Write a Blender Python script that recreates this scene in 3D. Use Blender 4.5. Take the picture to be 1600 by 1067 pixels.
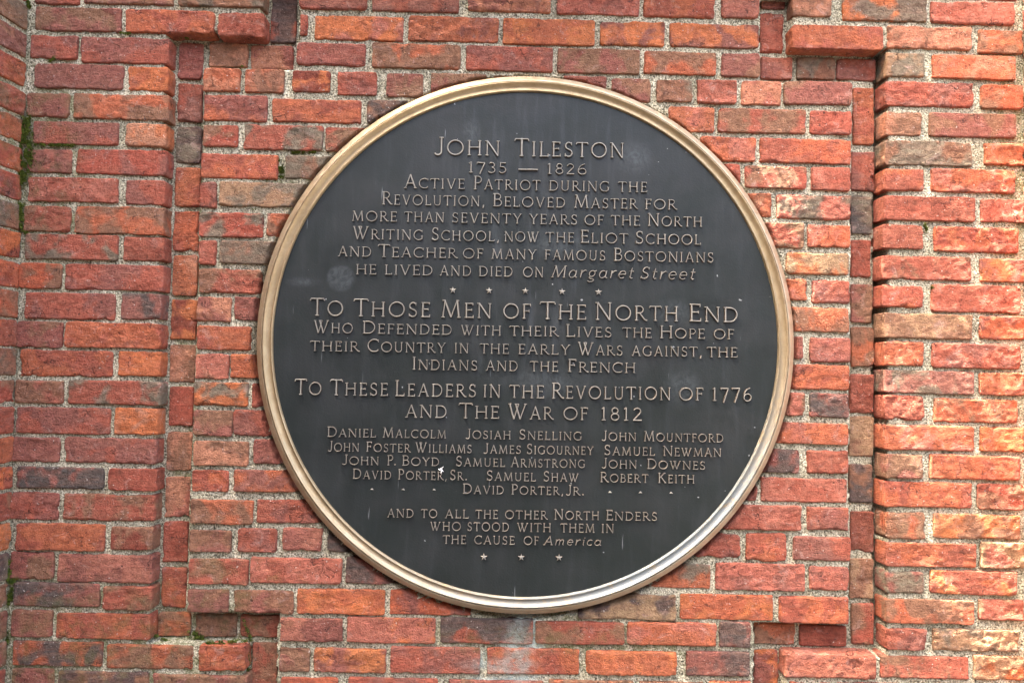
import bpy, math, random
import numpy as np
from mathutils import Matrix, Vector

scene = bpy.context.scene
for o in list(bpy.data.objects):
    bpy.data.objects.remove(o)

# ---------------------------------------------------------------- camera, light, exposure
cam_data = bpy.data.cameras.new('camera')
cam_data.sensor_width = 36.0
cam_data.lens = 26.01
cam_data.clip_start = 0.02
cam_data.clip_end = 500.0
camera = bpy.data.objects.new('camera', cam_data)
scene.collection.objects.link(camera)
CAM = ((0.9996831, -0.0232168, -0.0097355, -0.0453075), (-0.0106641, -0.0402125, -0.9991342, -1.6717093), (0.0228052, 0.9989214, -0.0404474, 1.6406845), (0, 0, 0, 1))
camera.matrix_world = Matrix(CAM)
scene.camera = camera

PLANE_ANGLE = math.radians(58)          # the light slants down to the right across the wall
GRAZE = math.radians(4.4)              # and strikes it at this shallow angle
LIGHT = Vector((math.cos(PLANE_ANGLE) * math.cos(GRAZE), math.sin(GRAZE), -math.sin(PLANE_ANGLE) * math.cos(GRAZE)))
TO_SUN = -LIGHT
world = bpy.data.worlds.new('World')
scene.world = world
world.use_nodes = True
nt = world.node_tree
nt.nodes.clear()
sky = nt.nodes.new('ShaderNodeTexSky')
sky.sky_type = 'NISHITA'
sky.sun_disc = False
sky.sun_elevation = math.asin(TO_SUN.z)
sky.sun_rotation = math.atan2(TO_SUN.x, TO_SUN.y) % (2 * math.pi)
sky.air_density = 0.7
sky.dust_density = 9.0
sky.ozone_density = 0.0
bg = nt.nodes.new('ShaderNodeBackground')
bg.inputs['Strength'].default_value = 0.15
wo = nt.nodes.new('ShaderNodeOutputWorld')
nt.links.new(sky.outputs[0], bg.inputs[0])
nt.links.new(bg.outputs[0], wo.inputs[0])

sun_data = bpy.data.lights.new('sun', 'SUN')
sun_data.energy = 4.4
sun_data.angle = math.radians(0.53)
sun_data.color = (1.0, 0.93, 0.82)
sun = bpy.data.objects.new('sun', sun_data)
scene.collection.objects.link(sun)
sun.rotation_euler = LIGHT.to_track_quat('-Z', 'Y').to_euler()
sun.location = TO_SUN * 8

vs = scene.view_settings
vs.view_transform = 'Standard'
vs.look = 'None'
vs.exposure = 4.10
vs.gamma = 1.0
vs.use_curve_mapping = False
scene.cycles.max_bounces = 6

# ---------------------------------------------------------------- helpers
rng = random.Random(7)


def srgb(r, g, b, k=0.85):
    def f(c):
        c /= 255.0
        return (c / 12.92 if c <= 0.04045 else ((c + 0.055) / 1.055) ** 2.4) * k
    return (f(r), f(g), f(b))


def link(o, parent=None):
    scene.collection.objects.link(o)
    if parent is not None:
        o.parent = parent
    return o


def mesh_object(name, verts, faces, mats, parent=None, smooth=False, face_mats=None, loc=None):
    me = bpy.data.meshes.new(name)
    me.from_pydata([tuple(v) for v in verts], [], [tuple(f) for f in faces])
    for m in (mats if isinstance(mats, (list, tuple)) else [mats]):
        me.materials.append(m)
    if face_mats is not None:
        me.polygons.foreach_set('material_index', face_mats)
    if smooth:
        me.polygons.foreach_set('use_smooth', [True] * len(me.polygons))
    me.update()
    o = bpy.data.objects.new(name, me)
    if loc is not None:
        o.location = loc
    return link(o, parent)


def thing(name, label, cat, loc=(0, 0, 0), group=None):
    o = bpy.data.objects.new(name, None)
    o.location = loc
    o.empty_display_size = 0.05
    o['label'] = label
    o['category'] = cat
    o['kind'] = 'thing'
    if group:
        o['group'] = group
    return link(o)


def _hash(ix, iy, seed):
    h = (ix.astype(np.int64) * 374761393 + iy.astype(np.int64) * 668265263 + seed * 974634777) & 0x7FFFFFFF
    h = ((h ^ (h >> 13)) * 1274126177) & 0x7FFFFFFF
    h = (h ^ (h >> 16)) & 0xFFFFFF
    return h / float(0xFFFFFF)


def vnoise(x, y, seed=0):
    ix, iy = np.floor(x), np.floor(y)
    fx, fy = x - ix, y - iy
    ux, uy = fx * fx * (3 - 2 * fx), fy * fy * (3 - 2 * fy)
    a = _hash(ix, iy, seed); b = _hash(ix + 1, iy, seed)
    c = _hash(ix, iy + 1, seed); d = _hash(ix + 1, iy + 1, seed)
    return (a * (1 - ux) + b * ux) * (1 - uy) + (c * (1 - ux) + d * ux) * uy * 1.0 - 0.5


def fnoise(x, y, seed=0, octaves=3):
    s, a, t = 0.0, 1.0, 0.0
    for k in range(octaves):
        s = s + a * vnoise(x * 2 ** k + 17.3 * k, y * 2 ** k - 9.1 * k, seed + k)
        t += a
        a *= 0.55
    return s / t * 2.0        # about -1..1


# ---------------------------------------------------------------- materials
def new_mat(name):
    m = bpy.data.materials.new(name)
    m.use_nodes = True
    m.node_tree.nodes.clear()
    return m, m.node_tree


class N:
    """small node helper"""
    def __init__(self, tree):
        self.t = tree

    def node(self, kind, ins=None, **props):
        n = self.t.nodes.new(kind)
        for k, v in props.items():
            setattr(n, k, v)
        for k, v in (ins or {}).items():
            self.set(n.inputs[k], v)
        return n

    def set(self, sock, v):
        if hasattr(v, 'is_output') and v.is_output:
            self.t.links.new(v, sock)
        else:
            if isinstance(v, (tuple, list)) and len(v) == 3 and sock.type == 'RGBA':
                v = (*v, 1.0)
            sock.default_value = v

    def math(self, op, a, b=0.0, c=None, clamp=False):
        n = self.t.nodes.new('ShaderNodeMath')
        n.operation = op
        n.use_clamp = clamp
        self.set(n.inputs[0], a)
        self.set(n.inputs[1], b)
        if c is not None:
            self.set(n.inputs[2], c)
        return n.outputs[0]

    def vec(self, op, a, b):
        n = self.t.nodes.new('ShaderNodeVectorMath')
        n.operation = op
        self.set(n.inputs[0], a)
        if op == 'SCALE':
            self.set(n.inputs[3], b)
        else:
            self.set(n.inputs[1], b)
        return n.outputs[0]

    def noise(self, vec, scale, detail=2.0, rough=0.5, dist=0.0):
        n = self.node('ShaderNodeTexNoise', {'Vector': vec, 'Scale': scale, 'Detail': detail, 'Roughness': rough, 'Distortion': dist})
        return n.outputs['Fac']

    def ramp(self, v, a, b, lo=0.0, hi=1.0, smooth=True):
        n = self.node('ShaderNodeMapRange', {'Value': v, 'From Min': a, 'From Max': b, 'To Min': lo, 'To Max': hi})
        n.interpolation_type = 'SMOOTHSTEP' if smooth else 'LINEAR'
        return n.outputs[0]

    def mix(self, f, a, b, blend='MIX'):
        n = self.t.nodes.new('ShaderNodeMix')
        n.data_type = 'RGBA'
        n.blend_type = blend
        self.set(n.inputs[0], f)
        self.set(n.inputs[6], a)
        self.set(n.inputs[7], b)
        return n.outputs[2]

    def bump(self, h, strength, distance, normal=None):
        ins = {'Height': h, 'Strength': strength, 'Distance': distance}
        if normal is not None:
            ins['Normal'] = normal
        return self.node('ShaderNodeBump', ins).outputs[0]

    def principled(self, **ins):
        p = self.t.nodes.new('ShaderNodeBsdfPrincipled')
        for k, v in ins.items():
            self.set(p.inputs[k.replace('_', ' ')], v)
        o = self.t.nodes.new('ShaderNodeOutputMaterial')
        self.t.links.new(p.outputs[0], o.inputs[0])
        return p


def blob(n, pos, cx, cz, rx, rz, soft=0.6):
    """1 inside an ellipse on the wall plane, fading to 0 outside (a stain's own shape)"""
    sep = n.node('ShaderNodeSeparateXYZ', {0: pos})
    dx = n.math('DIVIDE', n.math('SUBTRACT', sep.outputs[0], cx), rx)
    dz = n.math('DIVIDE', n.math('SUBTRACT', sep.outputs[2], cz), rz)
    r = n.math('SQRT', n.math('ADD', n.math('MULTIPLY', dx, dx), n.math('MULTIPLY', dz, dz)))
    return n.ramp(r, 1.0, 1.0 - soft, 0.0, 1.0)


def sumclamp(n, items):
    s = items[0]
    for i in items[1:]:
        s = n.math('ADD', s, i)
    return n.math('MINIMUM', s, 1.0)


def brick_material():
    m, t = new_mat('fired_brick')
    n = N(t)
    tc = n.node('ShaderNodeTexCoord')
    oi = n.node('ShaderNodeObjectInfo')
    second = n.node('ShaderNodeAttribute', attribute_type='OBJECT', attribute_name='second')
    off = n.vec('SCALE', n.node('ShaderNodeCombineXYZ', {0: oi.outputs['Random'], 1: n.math('MULTIPLY', oi.outputs['Random'], 7.3), 2: n.math('MULTIPLY', oi.outputs['Random'], 3.1)}).outputs[0], 40.0)
    v = n.vec('ADD', tc.outputs['Object'], off)
    pos = n.node('ShaderNodeNewGeometry').outputs['Position']
    # flashes of the second kiln colour
    f = n.noise(v, 17.0, 3.0, 0.55, 0.4)
    base = n.mix(n.ramp(f, 0.46, 0.60), oi.outputs['Color'], second.outputs['Color'])
    vst = n.node('ShaderNodeMapping', {'Vector': v, 'Scale': (14.0, 20.0, 90.0)}).outputs[0]
    st = n.noise(vst, 1.0, 4.0, 0.6, 0.6)
    base = n.mix(n.ramp(st, 0.35, 0.7, 0.0, 0.30), base, (0.30, 0.135, 0.08))
    b1 = n.noise(v, 85.0, 6.0, 0.75)
    base = n.mix(1.0, base, n.node('ShaderNodeCombineColor', {0: n.ramp(b1, 0.25, 0.75, 0.55, 1.30), 1: n.ramp(b1, 0.25, 0.75, 0.53, 1.36), 2: n.ramp(b1, 0.25, 0.75, 0.53, 1.38)}).outputs[0], 'MULTIPLY')
    # powdery bloom
    bl = n.ramp(n.noise(v, 30.0, 5.0, 0.7, 1.0), 0.56, 0.72, 0.0, 0.45)
    base = n.mix(bl, base, (0.46, 0.30, 0.24))
    # soot and grime
    so = n.ramp(n.noise(v, 45.0, 6.0, 0.75, 0.8), 0.60, 0.74, 0.0, 0.55)
    base = n.mix(so, base, (0.07, 0.05, 0.04))
    pit = n.ramp(n.noise(v, 170.0, 2.0, 0.5, 0.5), 0.655, 0.71)
    base = n.mix(n.math('MULTIPLY', pit, 0.75), base, (0.05, 0.025, 0.02))
    spk = n.ramp(n.noise(n.vec('ADD', v, (5.0, 3.0, 1.0)), 210.0, 1.0, 0.5), 0.735, 0.77)
    base = n.mix(n.math('MULTIPLY', spk, 0.7), base, (0.62, 0.55, 0.46))
    # algae, and the copper wash running below the plaque
    alg = sumclamp(n, [blob(n, pos, -1.0, 1.0, 0.5, 0.22), blob(n, pos, -0.62, 1.13, 0.22, 0.12), blob(n, pos, -1.1, 2.1, 0.12, 0.25), blob(n, pos, 0.06, 1.04, 0.35, 0.05)])
    alg = n.math('MULTIPLY', alg, n.ramp(n.noise(v, 28.0, 5.0, 0.7), 0.46, 0.66, 0.0, 0.45))
    base = n.mix(alg, base, (0.115, 0.115, 0.035))
    cop = n.math('MULTIPLY', sumclamp(n, [blob(n, pos, 0.0, 1.03, 0.045, 0.13, 0.9), blob(n, pos, -0.04, 0.99, 0.12, 0.028, 0.9)]), n.ramp(n.noise(pos, 60.0, 5.0, 0.7), 0.30, 0.60, 0.0, 0.55))
    base = n.mix(cop, base, (0.36, 0.43, 0.37))
    # relief: pressed clay, folds, pits
    folds = n.noise(n.node('ShaderNodeMapping', {'Vector': v, 'Scale': (40.0, 50.0, 72.0)}).outputs[0], 1.0, 8.0, 0.69, 1.3)
    fine = n.noise(v, 240.0, 4.0, 0.75)
    vo = n.node('ShaderNodeTexVoronoi', {'Vector': n.vec('ADD', v, n.vec('SCALE', n.node('ShaderNodeTexNoise', {'Vector': v, 'Scale': 60.0, 'Detail': 3.0}).outputs['Color'], 0.03)), 'Scale': 26.0}, feature='DISTANCE_TO_EDGE')
    crack = n.math('MULTIPLY', n.ramp(vo.outputs['Distance'], 0.0, 0.03, 1.0, 0.0), n.ramp(n.noise(v, 22.0, 2.0), 0.56, 0.64))
    base = n.mix(n.math('MULTIPLY', crack, 0.75), base, (0.045, 0.02, 0.015))
    h = n.math('ADD', n.math('MULTIPLY', folds, 1.0), n.math('MULTIPLY', fine, 1.1))
    h = n.math('SUBTRACT', h, n.math('MULTIPLY', pit, 0.35))
    h = n.math('SUBTRACT', h, n.math('MULTIPLY', crack, 0.55))
    nrm = n.bump(h, 1.0, 0.0068)
    n.principled(Base_Color=base, Roughness=0.88, Normal=nrm, Specular_IOR_Level=0.25)
    return m


def mortar_material():
    m, t = new_mat('sandy_mortar')
    n = N(t)
    pos = n.node('ShaderNodeNewGeometry').outputs['Position']
    g = n.noise(pos, 250.0, 3.0, 0.7)
    cr = n.node('ShaderNodeValToRGB', {'Fac': g})
    e = cr.color_ramp.elements
    e[0].position = 0.36; e[0].color = (0.060, 0.052, 0.036, 1)
    e[1].position = 0.62; e[1].color = (0.68, 0.62, 0.45, 1)
    for p, c in ((0.44, (0.27, 0.245, 0.165, 1)), (0.52, (0.46, 0.42, 0.295, 1))):
        x = e.new(p); x.color = c
    base = cr.outputs[0]
    big = n.noise(pos, 9.0, 4.0, 0.6)
    base = n.mix(1.0, base, n.node('ShaderNodeCombineColor', {0: n.ramp(big, 0.3, 0.7, 0.74, 1.15), 1: n.ramp(big, 0.3, 0.7, 0.74, 1.15), 2: n.ramp(big, 0.3, 0.7, 0.70, 1.15)}).outputs[0], 'MULTIPLY')
    dirt = n.ramp(n.noise(pos, 34.0, 6.0, 0.75), 0.52, 0.70, 0.0, 0.6)
    base = n.mix(dirt, base, (0.13, 0.115, 0.075))
    alg = sumclamp(n, [blob(n, pos, -1.08, 2.1, 0.16, 0.40), blob(n, pos, -0.95, 1.0, 0.6, 0.25), blob(n, pos, 0.12, 1.05, 0.5, 0.10), blob(n, pos, -0.76, 1.7, 0.06, 0.9), blob(n, pos, 1.1, 2.2, 0.08, 0.4), blob(n, pos, -0.5, 2.05, 0.14, 0.12)])
    alg = n.math('MULTIPLY', alg, n.ramp(n.noise(pos, 40.0, 5.0, 0.7), 0.40, 0.62, 0.0, 0.62))
    base = n.mix(alg, base, (0.115, 0.125, 0.035))
    cop = n.math('MULTIPLY', sumclamp(n, [blob(n, pos, 0.01, 1.03, 0.07, 0.14, 0.8), blob(n, pos, -0.03, 1.00, 0.12, 0.03, 0.8), blob(n, pos, -0.05, 0.945, 0.11, 0.03, 0.8)]), n.ramp(n.noise(pos, 50.0, 5.0, 0.7), 0.3, 0.55, 0.0, 0.85))
    base = n.mix(cop, base, (0.43, 0.52, 0.46))
    gr = n.node('ShaderNodeTexVoronoi', {'Vector': pos, 'Scale': 260.0})
    h = n.math('ADD', n.math('MULTIPLY', g, 1.0), n.math('MULTIPLY', gr.outputs['Distance'], -0.5))
    h = n.math('ADD', h, n.math('MULTIPLY', n.noise(pos, 90.0, 4.0, 0.7), 1.6))
    nrm = n.bump(h, 1.0, 0.0042)
    n.principled(Base_Color=base, Roughness=0.95, Normal=nrm, Specular_IOR_Level=0.15)
    return m


def panel_material():
    m, t = new_mat('patinated_bronze_panel')
    n = N(t)
    pos = n.node('ShaderNodeNewGeometry').outputs['Position']
    vs_ = n.node('ShaderNodeMapping', {'Vector': pos, 'Scale': (38.0, 1.0, 5.0)}).outputs[0]
    streak = n.noise(vs_, 1.0, 6.0, 0.65, 0.3)
    cloud = n.noise(pos, 6.0, 5.0, 0.6, 0.5)
    base = n.mix(n.ramp(cloud, 0.35, 0.68), (0.011, 0.015, 0.013), (0.018, 0.021, 0.0195))
    mid = blob(n, pos, 0.0, 1.95, 0.30, 0.62, 0.95)
    s = n.math('MULTIPLY', n.ramp(streak, 0.46, 0.86, 0.0, 0.30), n.math('ADD', n.math('MULTIPLY', mid, 0.75), 0.32))
    base = n.mix(s, base, (0.12, 0.135, 0.145))
    smudge = sumclamp(n, [blob(n, pos, -0.415, 1.84, 0.036, 0.034, 0.35), blob(n, pos, -0.50, 1.83, 0.05, 0.015, 0.9), blob(n, pos, 0.355, 1.61, 0.055, 0.055, 0.8), blob(n, pos, 0.235, 2.13, 0.06, 0.05, 0.9), blob(n, pos, -0.13, 2.18, 0.03, 0.04, 0.9), blob(n, pos, 0.05, 1.62, 0.13, 0.05, 0.9), blob(n, pos, 0.07, 1.93, 0.10, 0.05, 0.9), blob(n, pos, 0.33, 1.78, 0.07, 0.04, 0.9)])
    sm = n.math('MULTIPLY', smudge, n.ramp(n.noise(pos, 55.0, 6.0, 0.75, 1.5), 0.35, 0.7, 0.04, 0.24))
    base = n.mix(sm, base, (0.14, 0.16, 0.165))
    scr = n.node('ShaderNodeMapping', {'Vector': pos, 'Scale': (160.0, 1.0, 11.0), 'Rotation': (0, 0.25, 0)}).outputs[0]
    sc = n.ramp(n.noise(scr, 1.0, 2.0, 0.5), 0.72, 0.80, 0.0, 0.45)
    base = n.mix(sc, base, (0.28, 0.30, 0.30))
    spk = n.ramp(n.noise(pos, 120.0, 0.0, 0.5), 0.90, 0.905)
    base = n.mix(n.math('MULTIPLY', spk, 0.5), base, (0.45, 0.46, 0.44))
    rg = n.ramp(n.noise(pos, 14.0, 5.0, 0.7), 0.3, 0.7, 0.40, 0.58)
    h = n.math('ADD', n.noise(pos, 240.0, 4.0, 0.6), n.math('MULTIPLY', n.noise(pos, 18.0, 3.0), 2.0))
    nrm = n.bump(h, 0.35, 0.0009)
    n.principled(Base_Color=base, Roughness=rg, Metallic=0.1, Normal=nrm, Specular_IOR_Level=0.30)
    return m


def bronze_material(name, col, col2, rough, metal=0.9, patina=0.3):
    m, t = new_mat(name)
    n = N(t)
    pos = n.node('ShaderNodeNewGeometry').outputs['Position']
    c = n.noise(pos, 22.0, 6.0, 0.7, 0.6)
    base = n.mix(n.ramp(c, 0.35, 0.68), col, col2)
    if patina > 0:
        sep = n.node('ShaderNodeSeparateXYZ', {0: pos})
        # verdigris gathers on the lower right of the ring
        low = n.math('MULTIPLY', n.ramp(sep.outputs[2], 1.78, 1.30), n.ramp(sep.outputs[0], -0.60, 0.35))
        pt = n.math('MULTIPLY', n.math('ADD', n.math('MULTIPLY', low, 1.0), 0.06), n.ramp(n.noise(pos, 36.0, 6.0, 0.75, 0.8), 0.26, 0.52))
        pt = n.math('MULTIPLY', pt, patina)
        base = n.mix(pt, base, (0.185, 0.20, 0.18))
        metalv = n.math('MULTIPLY', n.math('SUBTRACT', 1.0, n.math('MULTIPLY', pt, 0.9)), metal)
    else:
        metalv = metal
    dark = n.ramp(n.noise(pos, 130.0, 4.0, 0.7), 0.60, 0.72, 0.0, 0.35)
    base = n.mix(dark, base, (0.12, 0.085, 0.05))
    rg = n.ramp(n.noise(pos, 70.0, 5.0, 0.7), 0.3, 0.7, rough - 0.08, rough + 0.14)
    nrm = n.bump(n.noise(pos, 420.0, 3.0, 0.6), 0.3, 0.0005)
    n.principled(Base_Color=base, Roughness=rg, Metallic=metalv, Normal=nrm)
    return m


def plain_material(name, a, b, scale, rough=0.9, bump=0.5, dist=0.002):
    m, t = new_mat(name)
    n = N(t)
    pos = n.node('ShaderNodeNewGeometry').outputs['Position']
    f = n.noise(pos, scale, 5.0, 0.65)
    base = n.mix(n.ramp(f, 0.35, 0.65), a, b)
    n.principled(Base_Color=base, Roughness=rough, Normal=n.bump(f, bump, dist), Specular_IOR_Level=0.2)
    return m


M_BRICK = brick_material()
M_MORTAR = mortar_material()
M_PANEL = panel_material()
M_RIM = bronze_material('weathered_bronze_rim', (0.42, 0.34, 0.22), (0.33, 0.25, 0.145), 0.46, 0.75, 0.25)
M_MOULD = bronze_material('polished_bronze_moulding', (0.42, 0.32, 0.18), (0.34, 0.25, 0.13), 0.47, 0.85, 1.0)
M_LETTER = bronze_material('rubbed_bronze_lettering', (0.255, 0.24, 0.195), (0.195, 0.18, 0.14), 0.55, 0.3, 0.0)
M_LSIDE = plain_material('dark_letter_sides', (0.045, 0.032, 0.022), (0.08, 0.055, 0.035), 120.0, 0.6, 0.2, 0.0005)  # patina tone, darkened to hold the shadow beside each stroke
M_MOSS = plain_material('moss', (0.035, 0.060, 0.008), (0.12, 0.14, 0.02), 160.0, 0.95, 0.3, 0.001)
M_WHITE = plain_material('dried_droppings', (0.72, 0.70, 0.64), (0.85, 0.84, 0.80), 300.0, 0.9, 0.6, 0.001)
M_PAVE = plain_material('dark_paving', (0.045, 0.045, 0.043), (0.075, 0.072, 0.068), 4.0, 0.9, 0.3, 0.004)
M_LEAF = plain_material('green_leaf', (0.04, 0.08, 0.02), (0.08, 0.13, 0.03), 20.0, 0.7, 0.1, 0.001)
M_BARK = plain_material('brown_bark', (0.06, 0.045, 0.03), (0.13, 0.10, 0.07), 40.0, 0.95, 0.8, 0.01)

# ---------------------------------------------------------------- ground
o = mesh_object('ground', [(-60, -120, 0), (60, -120, 0), (60, 60, 0), (-60, 60, 0)], [(0, 1, 2, 3)], M_PAVE)
o['kind'] = 'structure'

# ---------------------------------------------------------------- unseen house added behind the viewer to hold back low skylight
house = bpy.data.objects.new('added_brick_house', None)
house.location = (0, -7.0, 0)
link(house)
house['label'] = 'plain dark brick house added across the lane, out of view, to hold back low skylight'
house['category'] = 'house'
M_FACADE = plain_material('dark_brick_facade', (0.15, 0.085, 0.06), (0.22, 0.12, 0.085), 3.0, 0.9, 0.3, 0.004)
M_GLASS, _t = new_mat('dark_window_glass')
_n = N(_t)
_n.principled(Base_Color=(0.03, 0.04, 0.045), Roughness=0.08)
def slab(x0, x1, y0, y1, z0, z1):
    v = [(x0, y0, z0), (x1, y0, z0), (x1, y1, z0), (x0, y1, z0), (x0, y0, z1), (x1, y0, z1), (x1, y1, z1), (x0, y1, z1)]
    return v, [(0, 1, 5, 4), (1, 2, 6, 5), (2, 3, 7, 6), (3, 0, 4, 7), (4, 5, 6, 7), (3, 2, 1, 0)]
mesh_object('wall', *slab(-9, 9, -6.0, 0.0, 0, 4.6), M_FACADE, house)
mesh_object('roof', *slab(-9.2, 9.2, -6.2, 0.2, 4.6, 4.8), M_BARK, house)
for fx in range(5):
    wx_ = -7.2 + 3.6 * fx
    mesh_object('window', *slab(wx_ - 0.55, wx_ + 0.55, -0.02, 0.05, 1.2, 2.9), M_GLASS, house)

side = bpy.data.objects.new('added_brick_house', None)  # unseen house added to darken the skylight from the left
side.location = (-2.9, -0.8, 0)
link(side)
side['label'] = 'tall dark brick house added out of view at the left to block skylight'
side['category'] = 'house'
mesh_object('wall', *slab(-6.0, 0.0, -6.0, 0.0, 0, 6.5), M_FACADE, side)
mesh_object('roof', *slab(-6.1, 0.1, -6.1, 0.1, 6.5, 6.7), M_BARK, side)
for fy in range(2):
    for fz in range(2):
        wy_ = -1.6 - 2.8 * fy
        wz_ = 1.2 + 2.7 * fz
        mesh_object('window', *slab(-0.05, 0.02, wy_ - 0.5, wy_ + 0.5, wz_, wz_ + 1.6), M_GLASS, side)

# ---------------------------------------------------------------- brick wall with a stepped, recessed band
OUT, BAND, FIELD = 0.014, -0.018, 0.009
PCX, PCZ, PR = 0.0025, 1.709, 0.602          # centre and radius of the plaque


def level(x, z):
    """how far the brick faces stand out at a point of the wall (numpy arrays)"""
    L = np.full(x.shape, BAND)
    cen = ((x > -0.739) & (x < 0.738) & (z > 1.095) & (z < 2.317)) | ((x > -0.534) & (x < 0.526))
    outer = (x < -0.833 + (2.35 - z) * 0.012) | (x > 0.8185) | ((x < -0.618) & (z > 2.398)) | ((x < -0.602) & (z < 1.026)) \
        | ((x > 0.602) & (z > 2.402)) | ((x > 0.597) & (z < 1.027))
    L[cen] = FIELD
    L[outer] = OUT
    # deep slot added beside the right-hand step to make a dark shadow line
    shade_slot = (x > 0.802) & (x < 0.819) & (z > 1.03) & (z < 2.40)
    L[shade_slot] = BAND - 0.034
    return L


def behind_plaque(x, z, seed=3):
    r = np.sqrt((x - PCX + 0.003) ** 2 + (z - PCZ + 0.005) ** 2)
    edge = 0.614 + 0.0035 * fnoise(x * 60, z * 60, seed, 2)
    return np.clip((edge - r) / 0.007, 0.0, 1.0)


wall = thing('brick_wall', 'red brick wall with recessed brick band around the round bronze plaque', 'wall', (0, 0, 0))


def axis_points(half, step, e):
    inner = half - e * 1.3
    k = max(2, int(round(2 * inner / step)))
    pts = [-half, -half + e * 0.12, -half + e * 0.4, -half + e * 0.8]
    pts += list(np.linspace(-inner, inner, k + 1))
    pts += [half - e * 0.8, half - e * 0.4, half - e * 0.12, half]
    return np.array(pts)


def brick_geometry(w, h, seed, wx, wz, depth=0.05, step=0.0032, clip=True):
    """one worn hand-made brick, centred, face towards -y, with chips, rolled arrises and an undulating face"""
    r = random.Random(seed)
    e = r.uniform(0.0020, 0.0044)
    hw, hh = w / 2, h / 2
    xs, zs = axis_points(hw, step, e), axis_points(hh, step, e)
    X, Z = np.meshgrid(xs, zs)
    dist = np.minimum(hw - np.abs(X), hh - np.abs(Z))
    cr = r.uniform(0.003, 0.008)
    qx, qz = np.maximum(np.abs(X) - (hw - cr), 0), np.maximum(np.abs(Z) - (hh - cr), 0)
    ln = np.sqrt(qx ** 2 + qz ** 2) + 1e-9
    k = np.maximum(qx, qz) / ln
    X2 = np.where((qx > 0) & (qz > 0), np.sign(X) * (hw - cr + qx * k), X)
    Z2 = np.where((qx > 0) & (qz > 0), np.sign(Z) * (hh - cr + qz * k), Z)
    sx, sz = r.uniform(0, 900), r.uniform(0, 900)
    near = np.clip(1 - dist / 0.012, 0, 1)
    am = r.uniform(0.0014, 0.0030)
    X3 = X2 + near * am * (fnoise((X + sx) * 55, (Z + sz) * 55, 11, 4))
    Z3 = Z2 + near * am * (fnoise((X + sx) * 45 + 50, (Z + sz) * 45, 23, 4))
    # bowing of the long edges
    Z3 = Z3 + r.uniform(-0.0009, 0.0009) * (X / hw) ** 2 * np.sign(r.random() - 0.5) + r.uniform(-0.004, 0.004) * X * 1.0
    roll = e * (1 - np.sqrt(np.clip(1 - np.clip(1 - dist / e, 0, 1) ** 2, 0, 1)))
    rough = r.choice([0.8, 1.0, 1.3, 1.9])
    face = rough * (0.0015 * fnoise((X + sx) * 22, (Z + sz) * 38, 5, 2) + 0.0012 * fnoise((X + sx) * 95, (Z + sz) * 130, 8, 3))
    chip = fnoise((X + sx) * 48, (Z + sz) * 48, 31, 3) + 0.9 * np.clip(1 - dist / 0.010, 0, 1) - r.uniform(0.78, 1.25)
    low = np.where(Z < 0, 1.15, 0.75)
    face = face - np.clip(chip, 0, 0.35) * 0.013 * low
    if r.random() < 0.25:      # a spalled patch
        px, pz = r.uniform(-hw, hw) * 0.7, r.uniform(-hh, hh) * 0.6
        rad = r.uniform(0.012, 0.028)
        dd = np.sqrt(((X - px) / 1.7) ** 2 + (Z - pz) ** 2) + 0.006 * fnoise((X + sx) * 60, (Z + sz) * 60, 41, 2)
        face = face - np.clip((rad - dd) / 0.004, 0, 1) * r.uniform(0.0012, 0.0026)
    Y = -(face - roll) + r.uniform(-0.0012, 0.0012) + r.uniform(-0.006, 0.006) * X + r.uniform(-0.02, 0.02) * Z
    if clip:
        Y = Y + 0.030 * behind_plaque(X3 + wx, Z3 + wz)
    ny, nx = X.shape
    verts = np.stack([X3.ravel(), Y.ravel(), Z3.ravel()], 1)
    idx = np.arange(nx * ny).reshape(ny, nx)
    f = np.stack([idx[:-1, :-1].ravel(), idx[:-1, 1:].ravel(), idx[1:, 1:].ravel(), idx[1:, :-1].ravel()], 1)
    loop = list(idx[0, :]) + list(idx[1:, -1]) + list(idx[-1, -2::-1]) + list(idx[-2:0:-1, 0])
    back = verts[loop].copy()
    mid = verts[loop].copy()
    mid[:, 1] = 0.012
    back[:, 1] = depth
    b0, b1 = len(verts), len(verts) + len(loop)
    verts = np.concatenate([verts, mid, back])
    L = len(loop)
    sides = [(loop[(i + 1) % L], loop[i], b0 + i, b0 + (i + 1) % L) for i in range(L)]
    sides += [(b0 + (i + 1) % L, b0 + i, b1 + i, b1 + (i + 1) % L) for i in range(L)]
    faces = [tuple(q) for q in f.tolist()] + sides + [tuple(b1 + i for i in range(L))]
    return verts, faces


PALETTE = {
    'r': (177, 94, 71), 'o': (195, 106, 70), 'b': (154, 109, 81), 'm': (158, 95, 79), 'p': (191, 112, 89),
    't': (181, 141, 104), 'g': (131, 117, 95), 'k': (100, 86, 77), 'd': (150, 76, 56), 'O': (212, 120, 72),
    's': (200, 134, 100)}


def paint(o, codes, seed, k=1.0):
    r = random.Random(seed)
    a = srgb(*PALETTE[codes[0]])
    b = srgb(*PALETTE[codes[1]])
    j = [r.uniform(0.92, 1.08) * k for _ in range(3)]
    o.color = (a[0] * j[0], a[1] * j[1], a[2] * j[1], 1.0)
    o['second'] = [b[0] * j[2], b[1] * j[2], b[2] * j[2]]


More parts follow.
